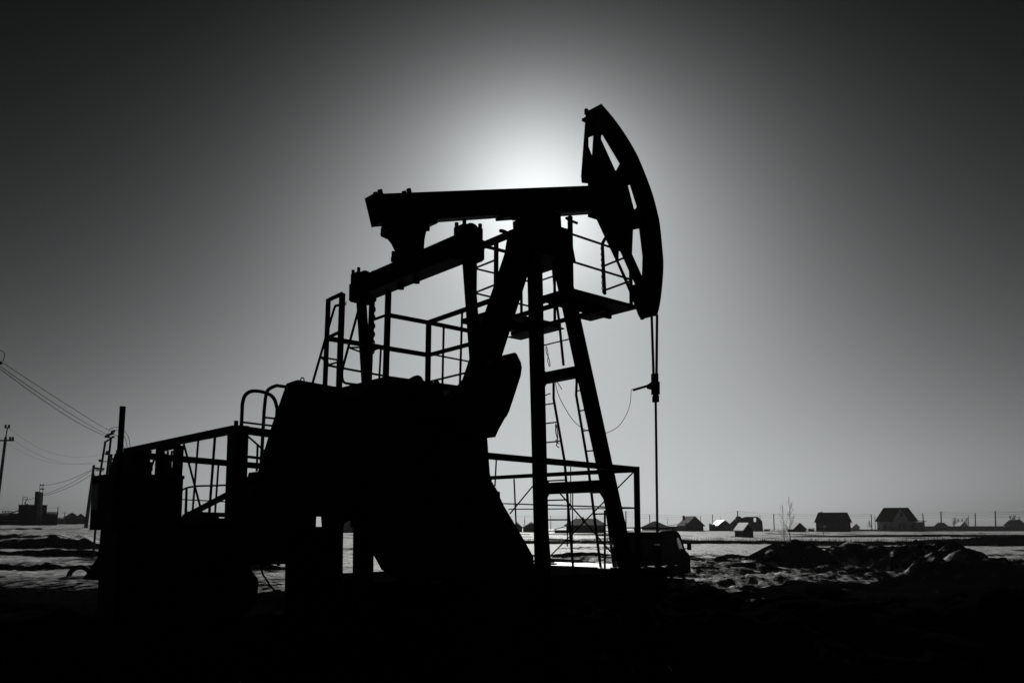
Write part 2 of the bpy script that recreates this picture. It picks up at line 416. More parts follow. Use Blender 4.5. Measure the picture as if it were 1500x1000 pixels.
# equaliser and its bearings
eq = MB(); eq.box(-2.70, -2.42, -1.29, 1.14, 5.63, 5.92)
eq = eq.build('equalizer', 'steel', pj)
for s in (-1, 1):
    b = MB(); wc = 1.24 if s > 0 else -1.41; b.box(-2.705, -2.395, wc-.11, wc+.11, 5.58, 6.02)
    b.cyl(L(-2.55, wc-.09, 5.93), L(-2.55, wc+.09, 5.93), .135, 18); b.box(-2.72, -2.38, wc-.125, wc+.125, 5.60, 5.86)
    b = b.build('end_bearing', 'steel', eq)
    for du in (-.13, .13):
        for dw in (-.11, .11):
            MB().cyl(L(-2.55+du, wc+dw*.75, 6.0), L(-2.55+du, wc+dw*.75, 6.085), .026, 8).build('bolt', 'steel', b)
for w_ in (-.15, .25): MB().cyl(L(-2.5, w_, 5.58), L(-2.5, w_, 5.64), .05, 10).build('bolt', 'steel', eq)
# tail bearing hanging under the beam
tb = MB()
rows = [((557,628),333),((558,628),338),((568,624),346),((573,622),354),((579,621),368),((577,622),374),((575,622),386)]
def tb_ring(a, b, y):
    A = onu(a, y, -2.68); B = onu(b, y, -2.42); z = (A.z+B.z)/2; wl = (A-O).dot(W); wr_ = (B-O).dot(W)
    return [L(-2.68, wr_, z), L(-2.42, wr_, z), L(-2.42, wl, z), L(-2.68, wl, z)]
for i in range(len(rows)-1):
    (a, b), y = rows[i]; (c, d), y2 = rows[i+1]
    tb.hexa(tb_ring(c, d, y2)+tb_ring(a, b, y))
tb = tb.build('tail_bearing', 'steel', pj)
q0 = c_l-N_*(dep/2+.035); MB().bar(q0+T*.16, q0+T*.98, .26, .066).build('bearing_plate', 'steel', tb)
for (x, y) in [(561,338),(566,344),(626,334),(577,372),(576,380)]:
    q = onu(x, y, -2.62); MB().cyl(q-Z*.035, q+Z*.035, .035, 8).build('bolt', 'steel', tb)

# pitman arms, cranks, counterweights
CK = L(-2.62, 0, 3.3)      # crank shaft axis
for s in (-1, 1):
    top = L(-2.53, 1.31 if s > 0 else -1.385, 5.6); pin = L(-2.22, s*1.36, 2.66)
    pm = MB(); pm.bar(top, pin, .10, .125).build('pitman_arm', 'steel', pj)
    cw = MB()
    ck = MB(); cpl = [onw(x, y, -1.50) for x, y in [(711,641),(714,690),(718,704),(700,728),(655,722),(640,600),(684,566),(735,560),(722,635)]]
    if s > 0: cpl = [p+W*2.9 for p in cpl]
    ck.plate(cpl, W*.09)
    ck.cyl(L(-2.24, s*1.29, 2.75), L(-2.24, s*1.46, 2.75), .06, 14)
    ck = ck.build('crank', 'steel', pj)
    base = [(730,523),(754,516),(757,518),(763,530),(764.6,538),(763,550),(752,584),(751,587),(746,602),(742,610),(740,612),(731,628),(725.6,640),(700,641),(640,600),(681,567),(700,544)]
    pl = [onw(x, y, -1.86) for x, y in base]
    if s > 0: pl = [p+W*(1.62+1.62) for p in pl]
    MB().plate(pl, W*.22).build('counterweight', 'steel', ck)
# gearbox, pedestal, belt guard, brake parts
gb = MB()
gb.box(-3.85, -2.35, -.85, .75, 2.75, 3.72); gb.hexa([L(-3.8,-.84,3.72),L(-2.4,-.84,3.72),L(-2.4,.74,3.72),L(-3.8,.74,3.72),L(-3.6,-.82,3.92),L(-2.5,-.82,3.92),L(-2.5,.7,3.92),L(-3.6,.7,3.92)])
gb.cyl(L(-2.62,-1.5,3.3), L(-2.62,1.5,3.3), .13, 20); gb.box(-3.8,-2.3,-.95,.95,2.68,2.80)
gb = gb.build('gearbox', 'steel', pj)
ped = [(547,806),(562,834),(580,846),(640,850),(784,850),(781,814),(760,777),(738,740),(732.5,728),(732.5,720),(729,719),(720,704),(717,690),(715,668),(713,636),(660,600),(600,610),(560,660),(540,700),(538,770)]
MB().plate([onw(x, y, -1.28) for x, y in ped], W*.05).build('crank_guard', 'steel', pj)
pp = MB(); pp.box(-3.3, -1.6, -.85, .85, 2.25, 2.68); pp.box(-2.2, -2.0, -.8, -.55, 1.45, 2.25); pp.box(-1.85, -1.62, -.8, -.55, 1.45, 2.25); pp.box(-1.85, -1.62, .55, .8, 1.45, 2.25)
pp.build('gearbox_stand', 'steel', pj)
sk = MB()
for w_ in (-.95, .95): sk.bar(L(-1.9, w_, 1.52), L(-1.1, w_, 1.52), .16, .2)
for u_ in (-1.7, -1.2): sk.bar(L(u_, -.95, 1.56), L(u_, .95, 1.56), .14, .18, U)
sk.build('base_skid', 'steel', pj)
# belt guard: sloped sheet cover over the drive belts
bg = [(436,556),(497,567),(540,600),(560,700),(540,770),(519,772),(519,757),(517,758.5),(505,766),(503,772),(477,772),(476,756.5),(463.5,756),(462.8,772),(400,772),(380,764),(362,748),(358,742),(374,716),(383,690),(404,620),(425,560)]
bm_ = MB(); bm_.plate([onw(x, y, -.62) for x, y in bg], W*.10)
bgo = bm_.build('belt_guard', 'steel', pj)
MB().plate([onw(x, y, -.50) for x, y in [(446,570),(458,574),(520,584),(540,600),(560,700),(540,745),(398,742),(406,690)]], W*.28).build('guard_back', 'steel', bgo)
lp = [onw(x, y, -.56) for x, y in [(440.5,562),(440.3,556),(441.5,553.4),(443,552.8),(444.6,553.6),(445.4,556),(445.3,562)]]
MB().tube(lp, .008, 6).build('lifting_eye', 'rail', bgo)

# carrier bar, bridle and polished rod
ro_u = 2.90
br = MB()
ca = onw(959.5, 548, 0); 
for (x, y, w_) in [(954.5,459,.10),(962.5,461,-.10)]: br.tube([onw(x, y, w_), ca+W*w_*.35], .025, 8)
br.build('bridle_rope', 'cable', pj)
cb = MB()
def rbox(x0, x1, y0, y1, d=.12): 
    a, b = onw(x0, y0, 0), onw(x1, y0, 0); c, d_ = onw(x0, y1, 0), onw(x1, y1, 0)
    cb.hexa([c-W*d, d_-W*d, d_+W*d, c+W*d, a-W*d, b-W*d, b+W*d, a+W*d])
rbox(955.5, 962.8, 547, 559, .03); rbox(956, 964.5, 559, 578, .035); rbox(957.5, 963.5, 579.5, 589, .035); rbox(958.2, 962.8, 577, 581, .03)
cb.tube([onw(952,566,0), onw(958,561,0)], .06, 10); cb.tube([onw(950,566,0), onw(958,568,0)], .05, 10)
cb = cb.build('carrier_bar', 'steel', pj)
MB().tube([onw(928,571,0), onw(950,564.5,0)], .022, 8).build('gauge_arm', 'rail', cb)
rod = MB(); rod.tube([onw(960.5, 587, 0), onw(963, 788, 0)], .023, 10)
rod.build('polished_rod', 'rail', pj)

# wellhead under the rod
wb = onw(963, 788, 0); wb = Vector((wb.x, wb.y, 0))
wh = thing('wellhead', wb, 'dark wellhead with stuffing box and side valve under the pump rod', 'wellhead')
w1 = MB(); w1.cyl(wb, wb+Z*.9, .13, 16); w1.cyl(wb+Z*.9, wb+Z*.98, .24, 16); w1.cyl(wb+Z*.98, wb+Z*1.35, .11, 16); w1.cyl(wb+Z*1.35, wb+Z*1.41, .19, 16); w1.build('casing_head', 'steel', wh)
w2 = MB(); w2.cyl(wb+Z*1.41, wb+Z*1.8, .07, 14, .055); w2.build('stuffing_box', 'steel', wh)
w3 = MB(); w3.cyl(wb+Z*1.18, wb+Z*1.18-W*.55, .05, 12); w3.cyl(wb+Z*1.18-W*.3, wb+Z*1.42-W*.3, .03, 8); w3.build('side_valve', 'steel', wh)
rg = MB(); cc = wb+Z*1.43-W*.3; rg.tube([cc+Vector((math.cos(t), math.sin(t), 0))*.1 for t in np.linspace(0, 2*PI, 17)[:-1]], .012, 6, closed=True); rg.build('hand_wheel', 'steel', wh)

# ------------------------------------------------------------------ foundation
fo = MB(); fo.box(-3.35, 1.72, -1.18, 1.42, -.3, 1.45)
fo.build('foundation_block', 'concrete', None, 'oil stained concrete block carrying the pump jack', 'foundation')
sn = MB(); random.seed(2)
ringp = [onz(x, y, 1.453) for x, y in [(806.5,829),(840,830.4),(875,832),(877,833.6),(896,834.2),(900,827),(880,826.2),(845,825.6),(813,824.6)]]
sn.plate(ringp, Z*.02)
sn.build('snow_crust', 'ice', None, 'strip of clean snow lying on the concrete block between the front legs', 'snow')

# ------------------------------------------------------------------ service platform round the post
sv = thing('service_platform', L(0, 0, 5.5), 'railed steel service platform around the top of the pump post', 'platform')
ZF = 5.6
d1 = MB(); d1.box(-.66, .84, -1.38, -.70, ZF-.06, ZF); d1.box(.55, .86, -.70, -.36, ZF-.06, ZF-.005)
d1.build('walkway', 'rail', sv)
d2 = MB(); d2.box(-.72, .78, .26, 1.08, ZF-.06, ZF); d2.box(.55, .86, .26, 1.40, ZF-.08, ZF-.062); d2.box(-.72, -.30, .26, 1.12, ZF-.08, ZF-.061)
d2.build('walkway', 'rail', sv)
br = MB()
for w_ in (-.9, .7): br.bar(L(-.6, w_, ZF-.10), L(.75, w_, ZF-.10), .06, .08)
for u_ in (-.45, .3): br.bar(L(u_, -1.2, ZF-.12), L(u_, 1.0, ZF-.12), .06, .06, U)
br.build('support_bracket', 'rail', sv)
A_ = (.72, -1.34); B_ = (.86, -.68); D_ = (-.66, -1.38); Cn = (-.70, .77)
def post_(u, w, z1, r=.022, name='post', z0=ZF): MB().bar(L(u, w, z0), L(u, w, z1), 2*r, 2*r).build(name, 'rail', sv)
pD = onw(836.5, 418, -1.38); uD = (pD-O).dot(U)
MB().bar(pD, onw(835, 317, -1.38), .055, .055).build('post', 'rail', sv)
hz = MB(); hz.tube([onw(829, 319, -1.38), onw(833, 322, -1.38), onw(845.5, 327, -1.38)], .02, 8); hz.build('latch_bar', 'rail', sv)
rh = [z for z in (6.52, 6.08)]
mb = MB()
a = onw(838, 343, -1.38); zt = a.z
b_ = onw(838, 383, -1.38); zm = b_.z
for z in (zt, zm): MB().tube([L(uD, -1.38, z), L(.74, -1.36, z), L(.78, -1.30, z), L(.86, -.68, z)], .018, 8).build('guard_rail', 'rail', sv)
post_(.75, -1.34, zt+.02, .02); 
p = onu(886, 431, .86); q = onu(883, 355, .86)
mb = MB(); mb.tube([p, onu(882.5, 362, .86), onu(883, 356, .86), onu(886, 350, .86), onu(890, 345, .86)], .028, 8); mb.build('post', 'rail', sv)
# far and rear rails
C3 = onz(695, 393, zm+.41); uc, wc = (C3-O).dot(U), (C3-O).dot(W)
for (y, r, zz) in [(393, .018, None), (429, .018, None)]:
    a = onw(695, y, 1.05); uu = (a-O).dot(U)
    MB().tube([onw(776, y+19.5, 1.05), a, onu(729, y-13.5, uu)], r, 8).build('guard_rail', 'rail', sv)
a = onw(713, 361.5, 1.05); uu = (a-O).dot(U)
MB().tube([onw(760, 373.5, 1.05), a], .032, 8).build('guard_rail', 'rail', sv)
uu = -.72
MB().bar(onu(695, 365, uu), onu(745, 344, uu), .085, .095).build('guard_rail', 'rail', sv)
MB().bar(onu(726.5, 432, uu), onu(727, 347, uu), .055, .055).build('post', 'rail', sv)
MB().bar(onu(695, 466, -.75), onu(696, 366, -.75), .05, .05).build('post', 'rail', sv)
v = MB(); v.tube([onu(733,338,uu), onu(738,339,uu), onu(744,342,uu)], .03, 8); v.tube([onu(736,345,uu), onu(746,341,uu)], .035, 8); v.build('valve', 'rail', sv)
# head-end rails of the far walkway seen between the front legs
for (x0, y0, x1, y1) in [(790,395.5,812,388.5),(790,411.5,815,403),(790,446.5,806,440)]: MB().tube([onu(x0, y0, .86), onu(x1, y1, .86)], .016, 8).build('guard_rail', 'rail', sv)
post_(.86, .5, 6.7, .018); post_(.86, 1.38, 6.7, .018)

def chain(p, q, label, r=.021, wire=.009):
    mb = MB(); d = (q-p); n = int(d.length/(r*2.3)); d.normalize()
    s1 = Vector((1, 0, 0)); s2 = Vector((0, 1, 0))
    for i in range(n):
        c = p+d*(r*2.3*(i+.5)); s = (s1+s2*.35).normalized() if i % 2 else (s2-s1*.35).normalized()
        pts = [c+d*(math.cos(t)*r*1.45)+s*math.sin(t)*r*.85 for t in np.linspace(0, 2*PI, 11)[:-1]]
        mb.tube(pts, wire, 5, closed=True)
    return mb.build('hanging_chain', 'rail', None, label, 'chain', 'chains hanging on the railings')
chain(onu(881.6, 358, .83), onu(883.4, 430, .83), 'dangling steel chain beside the horsehead end of the upper platform')

# ------------------------------------------------------------------ ladders up to the platform
def ladder(name, label, s1, s2, rungs, r=.023, rr=.013):
    t = thing(name, min([s1[-1], s2[-1]], key=lambda v: v.z), label, 'ladder', 'ladders leaning on the pump post')
    MB().tube(s1, r, 8).build('stringer', 'rail', t); MB().tube(s2, r, 8).build('stringer', 'rail', t)
    for p, q in rungs: MB().tube([p, q], rr, 6).build('rung', 'rail', t)
def lerp_poly(P, t):
    n = len(P)-1; k = min(int(t*n), n-1); return P[k].lerp(P[k+1], t*n-k)
uL = 1.15
s1 = [onu(811, 547, uL), onu(811, 584, uL), onu(827, 675, uL), onu(840, 838, uL)]
s2 = [p+W*.57 for p in s1]
def at_y(P, z):
    for a, b in zip(P[:-1], P[1:]):
        if a.z >= z >= b.z: return a.lerp(b, (a.z-z)/(a.z-b.z))
    return P[-1]
rz = [onu(815, 618, uL).z-.345*i+.345 for i in range(0, 9)]
ladder('ladder', 'thin steel ladder behind the far front leg of the pump', s1, s2, [(at_y(s1, z), at_y(s2, z)) for z in rz if s1[0].z > z > s1[-1].z])
uR = 1.3
s1 = [onu(845, 553, uR), onu(844, 578, uR), onu(861, 678, uR), onu(880, 832, uR)]
s2 = [p-W*.30 for p in s1]
rz = [onu(847, 572, uR).z-.36*i for i in range(0, 9)]
ladder('ladder', 'thin steel ladder behind the near front leg of the pump', s1, s2, [(at_y(s1, z), at_y(s2, z)) for z in rz if s1[0].z > z > s1[-1].z])
s1 = [onu(809.5, 388, .95), onu(813, 427, .95), onu(819, 470, .95), onu(825.5, 535, .95)]
s2 = [p+W*.5 for p in s1]
ladder('ladder', 'short upper ladder hanging below the service platform', s1, s2, [(onu(797, 505.5, .95), onu(834, 496.5, .95))])
# knotted ropes and the signal cable
rp = MB(); rp.tube(arc([onu(800,504,.95), onu(800,515,.95), onu(804,525,.95), onu(806,536,.95)], 4), .008, 5); rp.tube(arc([onu(801,508,.95), onu(803,520,.95), onu(802,528,.95), onu(805,537,.95)], 4), .007, 5)
rp.build('rope', 'cable', None, 'frayed rope knotted to the rung just under the upper platform', 'rope', 'rope ends on the ladders')
rp = MB(); rp.tube(arc([onu(814,620,uL), onu(814,632,uL), onu(817,645,uL), onu(815,652,uL), onu(819,655,uL)], 4), .010, 5); rp.tube(arc([onu(815,622,uL), onu(817,640,uL), onu(814,646,uL), onu(819,650,uL)], 4), .009, 5)
rp.build('rope', 'cable', None, 'tangled rope hanging halfway down the far ladder', 'rope', 'rope ends on the ladders')
cw_ = [onw(812.5,553,-.05), onw(817,575,-.05), onw(828,598,-.05), onw(842,618,-.03), onw(860,630.5,0), onw(880,634.5,0), onw(893,632,0), onw(907,623,0), onw(918,606,0), onw(923.5,588,0), onw(924.5,572,0), onw(926,570,0), onw(928,571,0)]
MB().tube(arc(cw_, 5), .0055, 6).build('signal_cable', 'cable', None, 'thin cable drooping from the ladder to the carrier bar on the rod', 'cable')
dt = MB(); dt.tube([onu(812,553,uL), onu(818,562,uL), onu(823,570,uL)], .008, 6); dt.tube([onu(798,579,uL), onu(806,576,uL)], .012, 6)
dt.build('cable_end', 'cable', None, 'loose cable end sticking out above the far ladder', 'cable')

# ------------------------------------------------------------------ gearbox platform with railings
cp = thing('crank_platform', L(-2.6, 0, 3.9), 'railed steel platform above the gearbox between the two cranks', 'platform')
fl_ = MB(); fl_.box(-3.52, -2.05, -1.06, .14, 3.92, 4.0)
lumpy = [onw(x, y, -.98) for x, y in [(600,556),(612,549),(617,551),(622,559),(640,562),(642,557),(646,563),(646,575),(600,575)]]
fl_.plate(lumpy, W*.1); fl_.build('deck', 'rail', cp)
wr = .38; ur = -1.9
def rail(pts, t=.05, nm='guard_rail'): 
    mb = MB()
    for a, b in zip(pts[:-1], pts[1:]): mb.bar(a, b, t, t)
    mb.build(nm, 'rail', cp)
rail([onw(567,461,wr), onw(628,472.5,wr), onw(704,488,wr)], .055)
rail([onw(482,496,wr), onw(628,520,wr)], .06)
rail([onu(628,472,ur), onu(687,451.5,ur), onu(725,438,ur)], .055)
rail([onu(628,520,ur), onu(692,503,ur), onu(705,499,ur)], .05)
rail([onw(628,518,wr), onw(690,530,wr)], .022)
rail([onu(628,559,ur), onu(690,544,ur)], .024)
rail([onw(480,535,wr), onw(566,551,wr)], .026)
for (x0, y0, x1, y1, t) in [(628,472,626.5,562,.062),(569,425,565,556,.068),(481,438,476,566,.05)]:
    rail([onw(x0,y0,wr), onw(x1,y1,wr)], t, 'post')
for (x0, y0, x1, y1) in [(650,478,648,568),(677,458,673.5,570)]: rail([onu(x0,y0,ur), onu(x1,y1,ur)], .024, 'post')
rail([onw(558,510,wr), onw(555.5,556,wr)], .022, 'post')
rail([onw(501.5,430,0), onw(496.5,569,0)], .062, 'post')
pa, pb = onw(482,439,wr), onw(501.5,430,0); rail([pa, pb], .04)
pa, pb = onw(481,494,wr), onw(500,485,0); rail([pa, pb], .04)
rail([onw(545,441,wr-.1), onw(540.5,557,wr-.1)], .062, 'post'); rail([onw(546,468.5,wr-.1), onw(567,461,wr)], .04)
hk = MB(); hk.tube([onw(503,447,0), onw(506.5,446,0), onw(507,442,0)], .008, 6); hk.build('hook', 'rail', cp)
chain(onw(547.6, 444, .2), onw(545.6, 523, .2), 'long steel chain hanging from the gate post above the gearbox', r=.026, wire=.011)
# hand-railed steps up to the gearbox platform
stp = thing('access_steps', onw(457, 560, .55), 'steep tube-railed steps climbing to the gearbox platform', 'steps')
MB().tube(arc([onw(499,447,.5), onw(493,447.5,.5), onw(490,451,.5), onw(483,474,.5)], 4)+[onw(457,564,.5)], .018, 8).build('hand_rail', 'rail', stp)
MB().tube([onw(531,432,.1), onw(503,535,.1)]+arc([onw(501,545,.1), onw(502,556,.1), onw(507,561,.1), onw(530,564,.1)], 4), .018, 8).build('hand_rail', 'rail', stp)
for pts, w_ in (([(469,522.5),(497,527.5),(496,530),(482,534)], .45), ([(511,509),(558,508),(545,514),(530,516)], .1)):
    q = [onw(x, y, w_) for x, y in pts]
    m_ = MB()
    for a, b in zip(q, q[1:]+q[:1]): m_.tube([a, b], .013, 6)
    m_.build('tread', 'rail', stp)
e = MB(); e.tube([onw(473.5,525,.44), onw(482,531,.44)], .012, 6); e.build('worn_nosing', 'bright', stp)

# ------------------------------------------------------------------ crank guard fence (right)
gf = thing('guard_fence', L(-.3, -1.0, 1.45), 'braced steel guard fence behind the pump legs with its free corner post', 'fence')
K0 = onz(932.5, 687, 3.0); ku, kw = (K0-O).dot(U), (K0-O).dot(W)
def fb(p, q, t, nm): MB().bar(p, q, t, t).build(nm, 'rail', gf)
fb(onw(710,667,kw), onw(934,687.5,kw), .08, 'top_rail'); fb(onu(710,700,ku), onu(934,688,ku), .065, 'top_rail')
fb(K0+Z*.04, Vector((K0.x, K0.y, 1.2)), .065, 'post')
for (x0,y0,x1,y1,t,nm) in [(928,691,806,814,.016,'brace'),(815,716,900,814,.018,'brace'),(780,712,747,752,.018,'brace'),(733,737,931,743.5,.022,'mid_rail'),(745,745.5,931,744,.018,'mid_rail')]:
    fb(onu(x0,y0,ku), onu(x1,y1,ku), t, nm)
for (x0,y0,x1,y1,t,nm) in [(727,673,725,712,.02,'post'),(753,701,756,768,.02,'post'),(886,747,886,833,.024,'post'),(836,681,836,747,.012,'post'),(831.5,746,831,800,.014,'post'),(839,716,838,838,.014,'post')]:
    fb(onu(x0,y0,ku), onu(x1,y1,ku), t, nm)
for (x0,y0,x1,y1) in [(799,782,930,781.5),(799,793,900,797),(760,782,776,782.5)]:
    fb(onu(x0,y0,ku), onu(x1,y1,ku), .012, 'wire')

# ------------------------------------------------------------------ motor stand, rear railings, cabinet
ms = thing('motor_stand', L(-5, .2, 0), 'raised drive motor stand of dark steel and concrete beside the belt guard', 'motor stand')
d = MB(); d.box(-5.28, -4.24, -.6, 1.1, 2.10, 2.25); d.box(-6.25, -4.3, -.58, -.42, 1.72, 2.10); d.box(-6.0, -4.4, .8, 1.0, 1.72, 2.10); d.box(-5.26, -5.06, -.58, 1.0, 1.72, 2.10); d.build('deck', 'steel', ms)
pl = MB(); a = [(-6.28,-.6),(-5.12,-.6),(-5.12,1.1),(-6.28,.40)]; b = [(-6.3,-.6),(-5.12,-.6),(-5.12,1.1),(-6.3,.50)]
pl.hexa([L(u, w, -.3) for u, w in b]+[L(u, w, 2.18) for u, w in a]); pl.build('plinth', 'concrete', ms)
MB().plate([onw(x, y, -.62) for x, y in [(340,816),(357,821),(378,847),(378.5,855),(376,885),(350,905),(330,850)]], W*.05).build('leaning_board', 'steel', ms)
pr = MB(); pr.plate([onw(x, y, -.6) for x, y in [(424,757),(462.5,757),(462.5,771),(503,771),(502,850),(500,965),(421,965),(423,850)]], W*.10); pr.build('pier', 'concrete', ms)
pr = MB(); pr.plate([onw(x, y, -.7) for x, y in [(521,757),(548,757),(547,850),(546,900),(519,900),(520,850)]], W*.06); pr.build('column', 'steel', ms)
mo = MB(); mo.cyl(L(-4.25,-.1,2.62), L(-4.25,.6,2.62), .26, 24); mo.box(-4.5,-4.0,-.05,.55,2.25,2.45); mo.cyl(L(-4.25,-.3,2.62), L(-4.25,-.1,2.62), .06, 12); mo.build('motor', 'steel', ms)
mb = MB(); mb.plate([onw(x,y,-.45) for x,y in [(362,748),(380,690),(400,700),(400,760),(352,760),(354,745)]], W*.3); mb.build('motor_cover', 'steel', ms)
for x0 in (395, 408):
    q = onw(x0, 822, -.5); MB().tube([q+Z*.05, q-Z*.05], .02, 6).build('bolt', 'steel', ms)

rf = thing('rear_railing', L(-5.2, .5, 2.25), 'heavy steel railing around the drive motor with one tall tube post', 'railing')
uf = -5.21; wn = -.6
def rb(p, q, t, nm='rail', t2=None): MB().bar(p, q, t, t2 or t).build(nm, 'rail', rf)
rb(onu(345,628.5,uf), onu(174,663,uf), .085); rb(onw(345,628,wn), onw(412,637,wn), .085)
rb(onu(349,624,uf)-W*0, onu(344,768,uf), .21, 'corner_post', .16)
MB().cyl(onu(345.8,622,uf), onu(346,616,uf), .025, 10).build('post_cap', 'rail', rf)
MB().tube([onu(180,595,-5.9), onu(172,720,-5.9)], .036, 14).build('tall_post', 'rail', rf)
rb(onw(186,665,2.2), onw(412,685,2.2), .085)
for (x0,y0,x1,y1,t) in [(212.5,657,208,704,.022),(226,672,215,704,.022),(290.5,644,282,750,.02),(315,638,306.5,752,.024),(320,680,315,752,.018),(269,649,296,752,.02),(273.5,714,272.5,756,.02),(377.5,650,376,690,.018)]:
    rb(onu(x0,y0,uf), onu(x1,y1,uf), t, 'wire_stay')
for (x0,y0,x1,y1,t) in [(264,731,340,735,.014),(357,668,384,671,.03)]: rb(onu(x0,y0,uf), onu(x1,y1,uf), t, 'wire_stay')
rb(onu(270,757,uf+.1), onu(384,698,uf+.1), .055, 'stair_rail')
rb(onu(276,751.5,uf+.02), onu(346,754.5,uf+.02), .05, 'toe_bar'); MB().plate([onu(x, y, uf) for x, y in [(262,759),(276,749.5),(283,749.5),(296,752),(316,756),(316,761)]], U*.04).build('toe_plate', 'rail', rf)
rb(onw(360,636,-.45), onw(392,664,-.45), .018, 'wire_stay'); rb(onw(385,664,-.45), onw(396,664.5,-.45), .02, 'wire_stay')
for nm, pts, w_ in [('hoop', [(353.5,628),(355,592),(359,579),(370,572.5),(389,575),(401,583),(406,598),(404.5,650)], -.75), ('hoop', [(382,690),(387,600),(390,577),(395,569),(405,564.5),(424,567)], -.45)]:
    P = [onw(x, y, w_) for x, y in pts]; MB().tube(P[:1]+arc(P[1:-1], 5)+P[-1:], .021, 10).build(nm, 'rail', rf)
for (x0,y0,x1,y1) in [(355,618,404,624),(387,611,405,613)]:
    MB().tube([onw(x0,y0,-.7), onw(x1,y1,-.7)], .012, 8).build('rung', 'rail', rf)
# hoist frame and hanging things left of the corner post
hf = thing('hoist_frame', L(-5.5, .6, 2.2), 'small steel frame with cables and rags hanging beside the control cabinet', 'frame')
for p, q, t in [((235,654),(232,716),.10),((262,652),(255,760),.11),((262,652),(236,658.5),.05)]:
    MB().bar(onu(*p,-5.5), onu(*q,-5.5), t, t*.8).build('frame_bar', 'rail', hf)
rgm = MB()
for pts in [[(240,662),(243,680),(247,700),(246,708)],[(246,660),(246,676),(249,692),(247,707)],[(252,660),(250,680),(251,695),(248,706)]]:
    rgm.tube(arc([onu(x, y, -5.48) for x, y in pts], 4), .014, 6)
rgm.plate([onu(x, y, -5.47) for x, y in [(238,668),(243,664),(247,690),(249,704),(246,712),(232,712)]], U*.03)
rgm.build('hanging_cables', 'cable', hf)
jb = MB(); jb.plate([onu(x, y, -5.85) for x, y in [(168,664),(198,658),(196,664),(193,664),(193,671),(195,672),(195,675),(199,676),(198.5,688),(197,689),(197.5,700),(199.5,701),(200,704),(160,720),(160,690)]], U*.2)
jb.build('junction_box', 'steel', None, 'stepped black junction box at the foot of the tall tube post', 'box')

cu0, cu1, cw0, cw1 = -6.40, -5.68, -.30, .55
cab = thing('control_cabinet', L(-6.02, .15, 0), 'black electrical control cabinet with a faded notice plate on its end', 'cabinet')
cbm = MB(); cbm.box(cu0, cu1, cw0, cw1, 2.12, 2.68); cbm.build('body', 'steel', cab)
MB().box(cu0-.01, cu1+.01, cw0-.01, cw1-.03, 2.681, 2.72).build('roof', 'steel', cab)
st = MB(); st.box(cu0+.08, cu1-.05, cw0+.05, cw1-.16, -.2, 2.12); st.build('stand', 'steel', cab)
MB().box(cu0-.012, cu0, cw1-.30, cw1-.06, 2.34, 2.62).build('notice_plate', 'plate', cab, 'faded grey notice plate')
MB().plate([onu(x, y, -6.3) for x, y in [(152,776),(153,850),(120,848),(128,838),(144,814),(147,812),(150,800)]], U*.25).build('strut_plate', 'steel', cab)
MB().tube([onu(147.5,794,-6.33), onu(144,816,-6.33)], .012, 6).build('earth_wire', 'cable', cab)
for k, (x, y) in enumerate([(140.5,699),(139.5,705)]):
    MB().cyl(onu(x-2,y,-6.4), onu(x+2,y,-6.4), .022, 8).build('gland', 'steel', cab)
# half-buried tyre
ty = MB(); Yt = 33.; cx = xpx(125, Yt); zc = gz(cx, Yt)-.02
ty.tube([Vector((cx+.38*math.cos(t), Yt+.1*math.cos(t), zc+.38*math.sin(t))) for t in np.linspace(0, 2*PI, 25)[:-1]], .1, 10, closed=True)
ty.build('tyre', 'rubber', None, 'half buried old tyre in the snow at the foot of the control cabinet', 'tyre', smooth=True)
# hose under the stand
hs = MB(); hs.tube(arc([onw(383,822,0), onw(384,838,0), onw(390,848,0), onw(398,860,0), onw(408,868,0)], 4), .012, 6); hs.build('hose', 'rubber', None, 'thin black hose looping down under the motor stand', 'hose')

